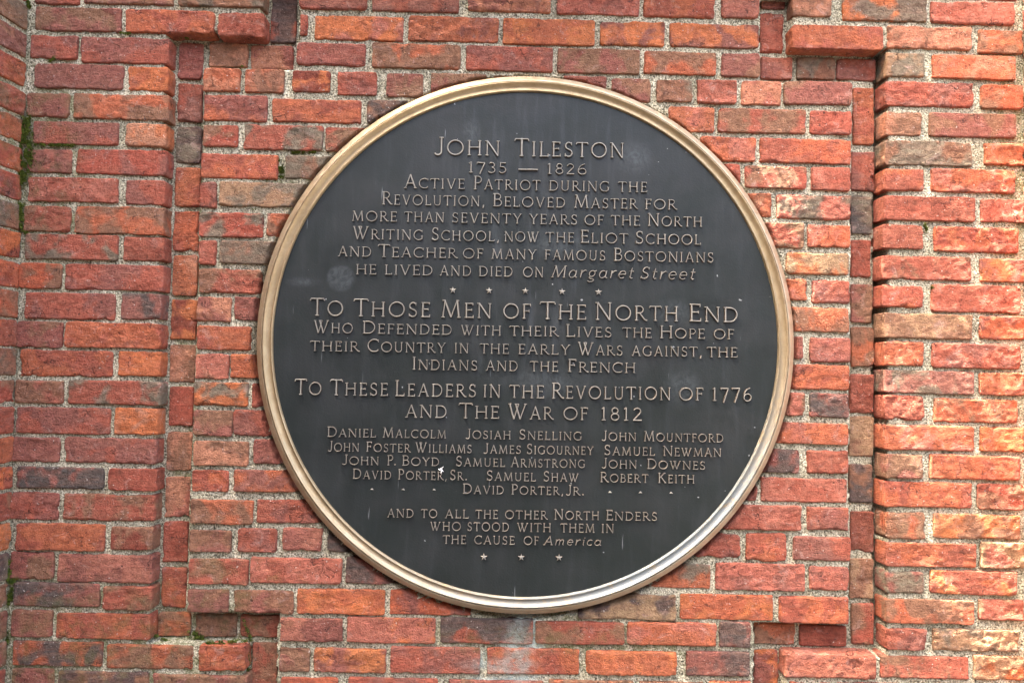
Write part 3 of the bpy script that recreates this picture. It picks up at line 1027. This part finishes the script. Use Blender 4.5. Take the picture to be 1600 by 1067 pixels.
def glyph(c):
    top, bot = 1 - TN / 2, TN / 2
    if c == 'A':
        return 0.80, [([(0.10, 0.02), (0.40, 1.0)], TN), ([(0.40, 1.03), (0.72, 0.02)], TK)] + bar(0.20, 0.60, 0.36) + foot(0.09, 0.03) + foot(0.72, 0.03)
    if c == 'B':
        return 0.60, stem(0.12) + [([(0.05, top), (0.30, top)] + arc(0.30, 0.75, 0.20, 0.215, 90, -90)[1:] + [(0.12, 0.535)], TN),
                                   ([(0.12, 0.535), (0.32, 0.535)] + arc(0.32, 0.285, 0.24, 0.25, 90, -90)[1:] + [(0.05, bot)], TN * 1.1)]
    if c == 'C':
        return 0.80, [(arc(0.47, 0.5, 0.43, 0.475, 48, 312, 26), TN * 1.2)] + tick(0.755, 0.76, 0.97) + tick(0.745, 0.10, 0.22)
    if c == 'D':
        return 0.80, stem(0.12) + [([(0.05, top), (0.34, top)] + arc(0.34, 0.5, 0.40, 0.465, 90, -90, 20)[1:] + [(0.05, bot)], TN * 1.15)]
    if c == 'E':
        return 0.56, stem(0.12) + bar(0.05, 0.50, top) + bar(0.12, 0.43, 0.53) + bar(0.05, 0.53, bot) + tick(0.50, 0.84, 1.0) + tick(0.43, 0.46, 0.60) + tick(0.53, 0.0, 0.19)
    if c == 'F':
        return 0.54, stem(0.12) + bar(0.05, 0.50, top) + bar(0.12, 0.42, 0.53) + tick(0.50, 0.82, 1.0) + tick(0.42, 0.45, 0.61)
    if c == 'G':
        return 0.86, [(arc(0.47, 0.5, 0.43, 0.475, 48, 318, 26), TN * 1.2), ([(0.76, 0.12), (0.76, 0.43)], TK)] + tick(0.755, 0.76, 0.97) + bar(0.66, 0.86, 0.43, SF)
    if c == 'H':
        return 0.84, stem(0.12) + stem(0.72) + bar(0.12, 0.72, 0.53)
    if c == 'I':
        return 0.26, stem(0.13)
    if c == 'J':
        return 0.46, [([(0.36, 1.0), (0.36, 0.22)] + arc(0.19, 0.20, 0.17, 0.20, 0, -150, 12)[1:] , TN * 1.25)] + foot(0.36, 1 - SF / 2, 0.10)
    if c == 'K':
        return 0.74, stem(0.12) + [([(0.14, 0.48), (0.58, 0.98)], TN), ([(0.26, 0.62), (0.66, 0.02)], TK)] + foot(0.58, 0.97) + foot(0.66, 0.03)
    if c == 'L':
        return 0.56, stem(0.12) + bar(0.05, 0.54, bot) + tick(0.54, 0.0, 0.20)
    if c == 'M':
        return 1.0, [([(0.10, 0.02), (0.19, 0.98)], TN), ([(0.17, 1.0), (0.50, 0.04)], TK), ([(0.50, 0.04), (0.81, 1.0)], TN), ([(0.80, 1.0), (0.90, 0.0)], TK)] + foot(0.10, 0.03) + foot(0.90, 0.03) + foot(0.13, 0.97, 0.06) + foot(0.85, 0.97, 0.06)
    if c == 'N':
        return 0.86, [([(0.12, 0.0), (0.12, 1.0)], TN), ([(0.11, 1.0), (0.74, 0.0)], TK), ([(0.75, 0.0), (0.75, 1.0)], TN)] + foot(0.12, 0.03) + foot(0.07, 0.97, 0.07) + foot(0.75, 0.97)
    if c == 'O':
        return 0.98, [(arc(0.49, 0.5, 0.44, 0.475, 90, 450, 34), TN * 1.25)]
    if c == 'P':
        return 0.58, stem(0.12) + [([(0.05, top), (0.30, top)] + arc(0.30, 0.72, 0.23, 0.245, 90, -90)[1:] + [(0.12, 0.475)], TN)]
    if c == 'R':
        return 0.72, stem(0.12) + [([(0.05, top), (0.30, top)] + arc(0.30, 0.735, 0.22, 0.23, 90, -90)[1:] + [(0.12, 0.505)], TN),
                                   ([(0.30, 0.50), (0.60, 0.09), (0.68, 0.035), (0.77, 0.03)], TK * 0.95)]
    if c == 'S':
        return 0.56, [(arc(0.28, 0.745, 0.19, 0.22, 40, 235, 14) + arc(0.27, 0.265, 0.215, 0.23, 55, -150, 15), TN * 1.2)] + tick(0.455, 0.77, 0.97) + tick(0.065, 0.03, 0.24)
    if c == 'T':
        return 0.70, stem(0.35, s1=False) + bar(0.02, 0.68, top) + [([(0.02, top), (-0.02, 0.85)], SF), ([(0.68, top), (0.71, 0.85)], SF)]
    if c == 'U':
        return 0.80, [([(0.13, 1.0), (0.13, 0.30)] + arc(0.395, 0.29, 0.265, 0.265, 180, 360, 16)[1:] + [(0.66, 1.0)], TN * 1.15)] + foot(0.13, 0.97) + foot(0.66, 0.97)
    if c == 'V':
        return 0.78, [([(0.09, 0.99), (0.40, 0.0)], TK), ([(0.40, 0.02), (0.70, 0.99)], TN)] + foot(0.09, 0.97) + foot(0.70, 0.97)
    if c == 'W':
        return 1.14, [([(0.08, 0.99), (0.34, 0.0)], TK), ([(0.34, 0.0), (0.63, 0.99)], TN), ([(0.43, 0.99), (0.72, 0.0)], TK), ([(0.72, 0.0), (1.04, 0.99)], TN)] + foot(0.09, 0.97) + foot(0.50, 0.97, 0.12) + foot(1.04, 0.97)
    if c == 'Y':
        return 0.74, [([(0.08, 0.99), (0.37, 0.48)], TK), ([(0.37, 0.48), (0.67, 0.99)], TN), ([(0.37, 0.50), (0.37, 0.0)], TK)] + foot(0.08, 0.97) + foot(0.67, 0.97) + foot(0.37, 0.03)
    if c == '1':
        return 0.42, [([(0.21, 0.0), (0.21, 1.0)], TK), ([(0.22, 0.99), (0.08, 0.86)], TN)] + foot(0.21, 0.03, 0.12)
    if c == '2':
        return 0.62, [(arc(0.29, 0.72, 0.21, 0.24, 160, -35, 14) + [(0.07, 0.05)], TN * 1.2)] + bar(0.05, 0.56, 0.045, TK)
    if c == '3':
        return 0.58, [(arc(0.26, 0.75, 0.19, 0.215, 150, -80, 14), TN * 1.15), (arc(0.25, 0.27, 0.24, 0.25, 80, -150, 16), TN * 1.2)]
    if c == '5':
        return 0.58, [([(0.14, 0.94), (0.12, 0.55)] + arc(0.25, 0.30, 0.25, 0.28, 110, -145, 18)[1:], TN * 1.15)] + bar(0.10, 0.50, 0.955, TK * 0.85)
    if c == '6':
        return 0.66, [(arc(0.33, 0.29, 0.26, 0.265, 140, 500, 24), TN * 1.15), ([(0.075, 0.36)] + arc(0.60, 0.34, 0.53, 0.66, 172, 100, 10), TN * 1.05)]
    if c == '7':
        return 0.62, bar(0.04, 0.58, 0.945, TK) + [([(0.57, 0.94), (0.24, -0.12)], TK)] + tick(0.05, 0.84, 0.98)
    if c == '8':
        return 0.60, [(arc(0.30, 0.745, 0.18, 0.215, 90, 450, 22), TN * 1.1), (arc(0.30, 0.27, 0.23, 0.245, 90, 450, 24), TN * 1.15)]
    if c == '.':
        return 0.22, [([(0.05, 0.06), (0.16, 0.06)], 0.12)]
    if c == ',':
        return 0.24, [([(0.13, 0.11), (0.07, -0.12)], 0.09)]
    # sloped minuscules, x-height 0.66
    if c == 'a':
        return 0.60, [(arc(0.28, 0.32, 0.22, 0.30, 35, 395, 22), TN), ([(0.50, 0.64), (0.50, 0.10), (0.56, 0.03), (0.62, 0.06)], TN)]
    if c == 'c':
        return 0.50, [(arc(0.29, 0.33, 0.23, 0.31, 50, 315, 18), TN)]
    if c == 'e':
        return 0.54, [([(0.06, 0.34), (0.49, 0.36)] + arc(0.28, 0.33, 0.22, 0.31, 12, 318, 20)[0:], TN)]
    if c == 'g':
        return 0.58, [(arc(0.27, 0.38, 0.19, 0.25, 90, 450, 20), TN), ([(0.20, 0.14), (0.10, 0.05), (0.20, -0.03), (0.40, -0.06), (0.48, -0.16), (0.40, -0.28), (0.20, -0.31), (0.06, -0.24)], TN), ([(0.40, 0.58), (0.54, 0.64)], TN)]
    if c == 'i':
        return 0.24, [([(0.04, 0.60), (0.12, 0.64), (0.12, 0.08), (0.20, 0.03)], TN), ([(0.13, 0.84), (0.17, 0.90)], TN)]
    if c == 'm':
        return 0.86, [([(0.03, 0.60), (0.10, 0.64), (0.10, 0.0)], TN), ([(0.10, 0.42), (0.20, 0.58), (0.32, 0.64), (0.40, 0.56), (0.40, 0.0)], TN), ([(0.40, 0.42), (0.50, 0.58), (0.62, 0.64), (0.70, 0.56), (0.70, 0.08), (0.78, 0.03)], TN)]
    if c == 'r':
        return 0.44, [([(0.04, 0.60), (0.12, 0.64), (0.12, 0.0)], TN), ([(0.12, 0.40), (0.24, 0.58), (0.36, 0.65), (0.44, 0.60)], TN)]
    if c == 't':
        return 0.36, [([(0.16, 0.90), (0.16, 0.12), (0.23, 0.03), (0.34, 0.07)], TN)] + bar(0.04, 0.32, 0.62, SF)
    return 0.3, []


TOPY = 0.0254          # how far the faces of the letters stand out from the wall
BASEY = 0.0195


def ridge(path, width, lift, V, F, FM):
    """a raised stroke: flat polished top, dark bevelled sides"""
    closed = math.hypot(path[0][0] - path[-1][0], path[0][1] - path[-1][1]) < 1e-6 and len(path) > 4
    pts = path[:-1] if closed else path
    n = len(pts)
    base = len(V)
    for i, p in enumerate(pts):
        if closed:
            a, b = pts[i - 1], pts[(i + 1) % n]
        else:
            a, b = pts[max(i - 1, 0)], pts[min(i + 1, n - 1)]
        d = (b[0] - a[0], b[1] - a[1])
        l = math.hypot(*d) or 1e-9
        t = (d[0] / l, d[1] / l)
        nrm = (-t[1], t[0])
        s = 1.0
        if 0 < i < n - 1 or closed:
            a1 = (p[0] - a[0], p[1] - a[1]); l1 = math.hypot(*a1) or 1e-9
            cs = abs((a1[0] * nrm[1] - a1[1] * nrm[0]) / l1)
            s = min(1.0 / max(cs, 0.6), 1.5) if cs > 0 else 1.0
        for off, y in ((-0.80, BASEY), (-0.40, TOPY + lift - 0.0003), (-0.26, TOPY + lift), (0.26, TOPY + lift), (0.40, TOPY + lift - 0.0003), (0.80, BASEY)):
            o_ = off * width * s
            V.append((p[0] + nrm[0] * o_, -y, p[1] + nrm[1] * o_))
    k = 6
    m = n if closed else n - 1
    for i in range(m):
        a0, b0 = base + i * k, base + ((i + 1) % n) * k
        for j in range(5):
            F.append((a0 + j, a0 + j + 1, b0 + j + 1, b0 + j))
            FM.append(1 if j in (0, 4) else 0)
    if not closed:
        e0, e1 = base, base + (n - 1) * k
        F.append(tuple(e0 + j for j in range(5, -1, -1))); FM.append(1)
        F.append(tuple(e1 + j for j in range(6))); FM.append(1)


LETTERS = []      # (size, verts, faces, face materials) of every character


def set_word(text, x0, x1, zb, cap, small, r):
    italic = text.startswith('*')
    text = text.lstrip('*')
    seq = []
    for ch in text:
        if italic:
            g, hh = glyph(ch), cap
        elif ch.isdigit():
            g, hh = glyph(ch), small * 1.04
        elif ch in '.,':
            g, hh = glyph(ch), cap
        elif ch.isupper():
            g, hh = glyph(ch), cap
        else:
            g, hh = glyph(ch.upper()), small
        seq.append((g, hh))
    nat = sum(g[0] * hh for g, hh in seq)
    gaps = max(len(seq) - 1, 1)
    track = (x1 - x0 - nat) / gaps
    lo, hi = -0.03 * small, 0.22 * small
    sx = 1.0
    if track < lo or track > hi:
        tr = min(max(track, lo), hi)
        sx = (x1 - x0 - tr * gaps) / nat
        track = tr
    if len(seq) == 1:
        track = 0
    x = x0
    for g, hh in seq:
        dz = r.uniform(-0.006, 0.006) * hh
        V, F, FM = [], [], []
        for q, (path, wd) in enumerate(g[1]):
            pp = []
            for (a, b) in path:
                u = a * hh * sx
                w = b * hh
                if italic:
                    u += 0.24 * w - 0.03 * hh
                pp.append((x + u, zb + w + dz))
            ridge(pp, wd * hh * 0.92, q * 0.00005 + r.uniform(0, 0.00003), V, F, FM)
        LETTERS.append((cap, hh, x, zb, V, F, FM))
        x += g[0] * hh * sx + track


TEXT = [
    (40.8, 34.3, 415.9, (('John', -213.7, -65.4), ('Tileston', -31.5, 214.6))),
    (23.3, 23.3, 376.8, (('1735', -136.7, -49.0), ('1826', 40.4, 131.2))),
    (30.5, 23.0, 338.9, (('Active', -279.6, -143.3), ('Patriot', -123.1, 26.5), ('during', 46.6, 182.1), ('the', 202.3, 267.2))),
    (29.7, 22.9, 300.8, (('Revolution,', -327.6, -96.6), ('Beloved', -79.4, 83.1), ('Master', 103.2, 245.9), ('for', 263.2, 333.9))),
    (28.9, 22.6, 262.8, (('more', -394.0, -293.8), ('than', -276.6, -187.8), ('seventy', -170.6, -14.2), ('years', 3.1, 110.9), ('of', 126.7, 169.9), ('the', 187.2, 252.0), ('North', 269.3, 391.9))),
    (28.9, 22.8, 222.2, (('Writing', -391.6, -234.3), ('School,', -215.7, -62.4), ('now', -52.3, 25.2), ('the', 40.9, 104.2), ('Eliot', 118.5, 225.0), ('School', 242.2, 389.2))),
    (28.8, 22.5, 182.8, (('and', -423.4, -349.2), ('Teacher', -333.5, -157.7), ('of', -144.8, -99.0), ('many', -80.4, 20.0), ('famous', 38.6, 175.0), ('Bostonians', 193.7, 418.2))),
    (26.8, 22.4, 143.4, (('he', -382.6, -336.9), ('lived', -318.4, -211.3), ('and', -195.6, -125.5), ('died', -108.4, -32.5), ('on', -9.6, 36.3), ('*Margaret', 53.5, 237.1), ('*Street', 252.9, 375.2))),
    (39.6, 33.5, 49.5, (('To', -481.3, -408.8), ('Those', -384.6, -215.2), ('Men', -191.0, -78.2), ('of', -52.5, 9.6), ('The', 30.4, 133.4), ('North', 153.4, 339.2), ('End', 363.6, 473.3))),
    (28.3, 22.3, 11.2, (('Who', -473.2, -386.6), ('Defended', -365.3, -166.0), ('with', -146.1, -56.2), ('their', -36.9, 71.6), ('Lives', 88.0, 191.0), ('the', 215.3, 279.8), ('Hope', 298.4, 398.8), ('of', 418.9, 464.8))),
    (28.5, 22.3, -29.2, (('their', -479.3, -371.4), ('Country', -353.0, -179.5), ('in', -159.6, -128.2), ('the', -102.6, -38.5), ('early', -17.5, 97.8), ('Wars', 115.6, 215.7), ('against,', 235.7, 394.7), ('the', 404.7, 472.1))),
    (28.5, 22.5, -67.2, (('Indians', -252.7, -107.7), ('and', -89.2, -18.0), ('the', 9.1, 71.9), ('French', 93.3, 244.6))),
    (35.2, 28.4, -126.5, (('To', -510.7, -452.7), ('These', -432.9, -305.4), ('Leaders', -289.8, -109.5), ('in', -93.9, -55.5), ('the', -35.6, 41.3), ('Revolution', 58.4, 323.6), ('of', 342.2, 396.5), ('1776', 415.1, 505.3))),
    (34.0, 27.8, -173.3, (('and', -266.1, -174.0), ('The', -147.0, -57.6), ('War', -37.7, 61.8), ('of', 84.6, 140.1), ('1812', 167.1, 261.2))),
    (22.3, 18.1, -218.2, (('Daniel', -437.6, -330.2), ('Malcolm', -314.7, -174.6), ('Josiah', -132.0, -31.3), ('Snelling', -12.9, 126.3), ('John', 170.4, 247.3), ('Mountford', 264.4, 441.2))),
    (22.3, 18.1, -250.0, (('John', -435.4, -366.3), ('Foster', -350.7, -253.2), ('Williams', -241.9, -117.3), ('James', -91.8, -8.2), ('Sigourney', 4.6, 152.3), ('Samuel', 176.4, 288.8), ('Newman', 307.3, 437.0))),
    (22.3, 18.0, -279.0, (('John', -403.7, -321.8), ('P.', -303.5, -283.7), ('Boyd', -271.0, -189.0), ('Samuel', -152.2, -43.2), ('Armstrong', -30.4, 134.1), ('John', 171.0, 249.2), ('Downes', 272.0, 401.5))),
    (22.2, 18.0, -309.6, (('David', -379.0, -294.3), ('Porter,', -278.8, -170.0), ('Sr.', -164.4, -126.2), ('Samuel', -83.8, 25.3), ('Shaw', 42.3, 120.3), ('Robert', 168.5, 275.1), ('Keith', 296.4, 377.5))),
    (22.2, 18.0, -339.2, (('David', -135.6, -45.1), ('Porter,', -28.1, 88.0), ('Jr.', 92.3, 133.4))),
    (22.4, 18.5, -392.9, (('and', -301.0, -243.2), ('to', -226.3, -191.1), ('all', -174.1, -121.9), ('the', -106.4, -57.0), ('other', -41.4, 51.9), ('North', 67.4, 166.5), ('Enders', 182.1, 295.5))),
    (18.8, 18.8, -420.4, (('who', -206.0, -138.4), ('stood', -124.3, -32.5), ('with', -14.2, 60.7), ('them', 81.9, 156.9), ('in', 172.5, 199.4))),
    (18.7, 18.2, -448.8, (('the', -177.3, -126.6), ('cause', -108.3, -19.4), ('of', 0.4, 34.2), ('*America', 44.1, 171.3))),
]
for li, (cap, small, zb, words) in enumerate(TEXT):
    r = random.Random(100 + li)
    for (w, x0, x1) in words:
        set_word(w, x0 / 1000, x1 / 1000, zb / 1000, cap / 1000, small / 1000, r)
V, F, FM = [], [], []
ridge([(-0.0232, 0.3860), (0.0201, 0.3860)], 0.0030, 0.0, V, F, FM)
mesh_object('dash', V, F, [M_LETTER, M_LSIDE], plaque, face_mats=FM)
# the 300 largest characters stand as parts of their own, the smaller ones together
order = sorted(range(len(LETTERS)), key=lambda k: (-LETTERS[k][0], -LETTERS[k][1], k))
single = set(order[:298])
SV, SF_, SM = [], [], []
for k, (cap, hh, x, zb, V, F, FM) in enumerate(LETTERS):
    if k in single:
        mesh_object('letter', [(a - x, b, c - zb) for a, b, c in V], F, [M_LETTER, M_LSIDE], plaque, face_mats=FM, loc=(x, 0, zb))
    else:
        b0 = len(SV)
        SV += V
        SF_ += [tuple(b0 + q for q in f) for f in F]
        SM += FM
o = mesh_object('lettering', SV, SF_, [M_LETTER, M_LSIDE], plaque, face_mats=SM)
o['kind'] = 'stuff'


def star(x, z, rad):
    V = [(0, -TOPY - 0.0006, 0)]
    for i in range(10):
        a = math.pi / 2 + i * math.pi / 5
        rr = rad if i % 2 == 0 else rad * 0.40
        V.append((rr * math.cos(a), -TOPY + 0.0012, rr * math.sin(a)))
    for i in range(10):
        a = math.pi / 2 + i * math.pi / 5
        rr = (rad if i % 2 == 0 else rad * 0.40) * 1.1
        V.append((rr * math.cos(a), -BASEY, rr * math.sin(a)))
    F, FM = [], []
    for i in range(10):
        k = (i + 1) % 10
        F.append((0, 1 + k, 1 + i)); FM.append(0)
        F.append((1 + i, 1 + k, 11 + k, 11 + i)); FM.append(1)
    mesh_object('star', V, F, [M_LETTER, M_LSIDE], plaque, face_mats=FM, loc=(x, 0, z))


for sx_, sz_ in ((-165.7, 111.3), (-84.7, 111.6), (-3.4, 111.8), (78.5, 112.1), (160.3, 112.0), (-86.7, -477.0), (-4.2, -476.5), (79.1, -476.3)):
    star(sx_ / 1000, sz_ / 1000, 0.0078)
for sx_, sz_ in ((-336.2, -332.3), (-267.1, -332.0), (-199.3, -331.5), (190.7, -331.9), (258.2, -331.6), (326.4, -331.5)):
    # little worn pyramids, nearly rubbed flat
    V = [(-0.0062, -0.0198, -0.0022), (0.0062, -0.0198, -0.0022), (0.002, -0.0198, 0.0024), (-0.001, -0.0198, 0.0034), (0.0, -0.0236, -0.0002)]
    mesh_object('worn_ornament', V, [(0, 1, 4), (1, 2, 4), (2, 3, 4), (3, 0, 4)], M_LETTER, plaque, loc=(sx_ / 1000, 0, sz_ / 1000))

# dried droppings caught on the R of PORTER
V, F = [], []
r = random.Random(5)
for (ax, az, bx, bz, w) in ((0, -0.006, 0.002, 0.007, 0.0030), (-0.004, 0.001, 0.006, 0.009, 0.0022), (-0.003, 0.004, 0.006, -0.002, 0.0024), (-0.006, 0.004, -0.001, 0.001, 0.0016)):
    n = 7
    b = len(V)
    for i in range(n + 1):
        t = i / n
        ww = w * (0.35 + math.sin(math.pi * min(t * 1.1, 1.0)) * 0.8) * r.uniform(0.8, 1.2)
        x, z = ax + (bx - ax) * t, az + (bz - az) * t
        d = math.hypot(bx - ax, bz - az)
        px, pz = -(bz - az) / d * ww / 2, (bx - ax) / d * ww / 2
        V += [(x - px, -TOPY + 0.001, z - pz), (x, -TOPY - 0.0012 + r.uniform(-0.0004, 0.0004), z), (x + px, -TOPY + 0.001, z + pz)]
    for i in range(n):
        for j in range(2):
            q = b + i * 3 + j
            F.append((q, q + 1, q + 4, q + 3))
mesh_object('droppings', V, F, M_WHITE, plaque, loc=(-0.1846, 0, -0.2892))

# ---------------------------------------------------------------- moss in the joints
def moss_patch(items):
    V, F = [], []
    r = random.Random(11)
    for (x0, z0, x1, z1, width, y, count) in items:
        for _ in range(count):
            t = r.random()
            x = x0 + (x1 - x0) * t + r.gauss(0, width * 0.45)
            z = z0 + (z1 - z0) * t + r.gauss(0, width * 0.45)
            if vnoise(np.array([x * 160.0]), np.array([z * 160.0]), 3)[0] < -0.12:
                continue
            s = r.uniform(0.0008, 0.0026)
            a = r.uniform(0, 6.28)
            up = r.uniform(-0.3, 1.0)
            b = len(V)
            yy = y + r.uniform(-0.0015, 0.0015)
            V += [(x + s * math.cos(a) * 0.6, yy, z + s * math.sin(a) * 0.6), (x - s * math.cos(a) * 0.6, yy, z - s * math.sin(a) * 0.6),
                  (x + s * 0.6 * math.sin(a), yy + 0.001, z - s * 0.6 * math.cos(a)),
                  (x + r.uniform(-1, 1) * s, yy - s * r.uniform(0.7, 1.9), z + s * up)]
            F += [(b, b + 1, b + 3), (b + 1, b + 2, b + 3), (b + 2, b, b + 3)]
    return V, F


MOSS = [
    (-1.1336, 2.1817, -1.1352, 2.1276, 0.0147, -0.0155, 3740),
    (-1.1338, 2.1276, -1.1369, 2.0736, 0.0196, -0.0155, 5720),
    (-1.1369, 2.0736, -1.141, 2.0401, 0.0147, -0.0155, 2200),
    (-1.1227, 2.1259, -1.025, 2.127, 0.0041, -0.0125, 924),
    (-1.1377, 1.9896, -1.1366, 1.9389, 0.0082, -0.0145, 1320),
    (-1.1389, 1.9467, -1.1249, 1.9238, 0.0065, -0.0115, 550),
    (-1.1298, 1.2042, -1.1233, 1.1583, 0.0098, -0.0145, 1540),
    (-1.1227, 1.1608, -1.1084, 1.1556, 0.0098, -0.0135, 660),
    (-1.1252, 1.0454, -1.1263, 1.0107, 0.0082, -0.0095, 660),
    (-0.7335, 1.0404, -0.6985, 1.0213, 0.0098, 0.0145, 1540),
    (-0.7148, 1.0093, -0.7156, 0.9605, 0.0057, -0.0035, 1100),
    (-0.6899, 1.028, -0.6013, 1.0339, 0.0049, -0.0075, 880),
    (-0.603, 1.0274, -0.5999, 0.9431, 0.0049, 0.0105, 770),
    (-0.5674, 2.1067, -0.5602, 2.0686, 0.0082, -0.0025, 990),
    (-0.539, 2.1266, -0.4852, 2.1294, 0.0049, -0.0025, 880),
    (-0.6228, 1.9936, -0.6054, 1.994, 0.0041, -0.0025, 264),
    (-0.6023, 2.0675, -0.5905, 2.0619, 0.0041, -0.0025, 132),
    (-0.6611, 2.3204, -0.6535, 2.3117, 0.0049, -0.0025, 264),
    (0.9018, 1.9944, 0.9077, 1.9799, 0.0049, -0.0125, 286),
    (0.9179, 1.8543, 0.9223, 1.8486, 0.0033, -0.0125, 132),
    (-1.1524, 2.4583, -1.1429, 2.4407, 0.0065, -0.0095, 484),
    (-1.0776, 2.3255, -1.0917, 2.3178, 0.0041, -0.0125, 176),
    (-0.9357, 2.3857, -0.9111, 2.3863, 0.0033, -0.0125, 132),
    (-0.8348, 2.3946, -0.7831, 2.3885, 0.0049, 0.0105, 264),
    (-1.1189, 1.1431, -1.1224, 1.1012, 0.0065, -0.0095, 572),
    (-0.6163, 1.0765, -0.5929, 1.0234, 0.0049, 0.0105, 330),
    (-0.8197, 1.0416, -0.7806, 1.0254, 0.0049, 0.0065, 330),
]
V, F = moss_patch(MOSS)
o = mesh_object('moss', V, F, M_MOSS)
o['kind'] = 'stuff'

# ---------------------------------------------------------------- unseen creeper added above the plaque, leaves placed to dapple the raking sun
TB = Vector((0.2, -0.05, 2.75))
vine = thing('shade_vine', 'unseen leafy creeper added above the plaque to dapple the sunlight', 'vine', TB)


def tube(pts, name, mat, parent, origin):
    V, F = [], []
    n = 6
    for i, (p, rad) in enumerate(pts):
        p = Vector(p)
        d = (Vector(pts[min(i + 1, len(pts) - 1)][0]) - Vector(pts[max(i - 1, 0)][0])).normalized()
        a = d.orthogonal().normalized()
        b = d.cross(a)
        for k in range(n):
            t = 2 * math.pi * k / n
            V.append(tuple(p + (a * math.cos(t) + b * math.sin(t)) * rad - origin))
    for i in range(len(pts) - 1):
        for k in range(n):
            F.append((i * n + k, i * n + (k + 1) % n, (i + 1) * n + (k + 1) % n, (i + 1) * n + k))
    return mesh_object(name, V, F, mat, parent, smooth=True)


r = random.Random(31)
for s in range(5):
    pts, x, z = [], 1.12, 3.25 - 0.09 * s
    for i in range(14):
        pts.append(((x, -0.03 - 0.012 * i * 0.6 - r.uniform(0, 0.01), z), 0.008 - 0.0005 * i))
        x -= r.uniform(0.09, 0.13)
        z += r.uniform(-0.07, 0.03)
        z = max(z, 2.62)
    tube(pts, 'stem', M_BARK, vine, TB)

LIT = [
    (0.6252, 2.0309, 0.1114, 0.0229),
    (0.6767, 1.9619, 0.0643, 0.0314),
    (0.5819, 1.9669, 0.0371, 0.0286),
    (0.6668, 1.9004, 0.0686, 0.0257),
    (0.6149, 1.8409, 0.0214, 0.0257),
    (0.6919, 1.8384, 0.0371, 0.0229),
    (0.6778, 1.7728, 0.06, 0.0286),
    (0.7144, 1.697, 0.0229, 0.02),
    (0.7176, 1.6466, 0.0214, 0.02),
    (0.8429, 2.0981, 0.0286, 0.0229),
    (0.969, 2.1014, 0.0543, 0.0229),
    (1.0792, 2.1071, 0.0357, 0.0214),
    (0.8664, 2.0605, 0.0571, 0.0071),
    (0.8518, 1.9662, 0.0457, 0.0257),
    (1.0128, 1.9673, 0.0571, 0.0257),
    (1.0936, 2.0309, 0.0371, 0.02),
    (0.8811, 1.9056, 0.0743, 0.02),
    (1.0799, 1.8987, 0.0429, 0.0286),
    (0.852, 1.835, 0.04, 0.0257),
    (1.0197, 1.8273, 0.0943, 0.0257),
    (0.8958, 1.7634, 0.08, 0.0286),
    (1.0852, 1.7649, 0.0429, 0.0229),
    (0.8551, 1.7017, 0.0429, 0.0286),
    (1.0267, 1.7158, 0.0929, 0.0129),
    (0.8958, 1.6276, 0.08, 0.0171),
    (1.0875, 1.6377, 0.04, 0.0229),
    (0.8596, 1.5923, 0.04, 0.0114),
    (1.0263, 1.5759, 0.0886, 0.0286),
    (0.9104, 1.513, 0.0971, 0.0286),
    (1.0841, 1.5111, 0.0457, 0.0257),
    (0.8381, 1.4814, 0.0229, 0.0114),
    (1.0187, 1.4496, 0.0943, 0.0286),
    (0.932, 1.3836, 0.0786, 0.0257),
    (1.0691, 1.3794, 0.0486, 0.02),
    (1.0112, 1.3284, 0.0829, 0.0171),
    (0.9679, 1.2637, 0.06, 0.02),
    (1.0801, 1.2546, 0.0457, 0.0286),
    (1.0037, 1.1797, 0.0486, 0.0114),
    (0.9749, 1.127, 0.04, 0.0257),
    (1.0796, 1.1319, 0.0486, 0.0229),
    (1.0249, 1.0676, 0.0829, 0.0243),
    (0.9818, 1.0052, 0.0286, 0.02),
    (1.0748, 1.0069, 0.06, 0.0286),
]


def leaf(V, F, c, size, r):
    """a pointed leaf, folded along its midrib, turned roughly across the light"""
    n = (TO_SUN + Vector((r.uniform(-0.5, 0.5), r.uniform(-0.5, 0.5), r.uniform(-0.5, 0.5)))).normalized()
    a = n.orthogonal().normalized()
    a.rotate(Matrix.Rotation(r.uniform(0, 6.28), 3, n))
    b = n.cross(a)
    p = [c - a * size * 0.5, c - b * size * 0.30 + n * size * 0.05, c + a * size * 0.5, c + b * size * 0.30 + n * size * 0.05]
    k = len(V)
    V += [tuple(q - TB) for q in p]
    F += [(k, k + 1, k + 2), (k, k + 2, k + 3)]


V, F = [], []
r = random.Random(21)
for _ in range(11000):
    wx, wz = r.uniform(0.25, 1.13), r.uniform(0.90, 2.52)
    inside = False
    size = r.uniform(0.009, 0.018)
    half = size * 0.42 / math.sin(GRAZE)
    for (ex, ez, ew, eh) in LIT:
        for q in (-1, -0.5, 0, 0.5, 1):
            px, pz = wx + LIGHT.x * half * q, wz + LIGHT.z * half * q
            if ((px - ex) / ew) ** 2 + ((pz - ez) / eh) ** 2 < 0.42:
                inside = True
                break
        if inside:
            break
    if inside and r.random() < 0.95:
        continue
    t = (2.57 - wz) / TO_SUN.z + r.uniform(0.0, 0.25)
    c = Vector((wx, -0.005, wz)) + TO_SUN * t
    if c.y > -0.022:
        c.y = -0.022
    leaf(V, F, c, size, r)
mesh_object('leaves', V, F, M_LEAF, vine)
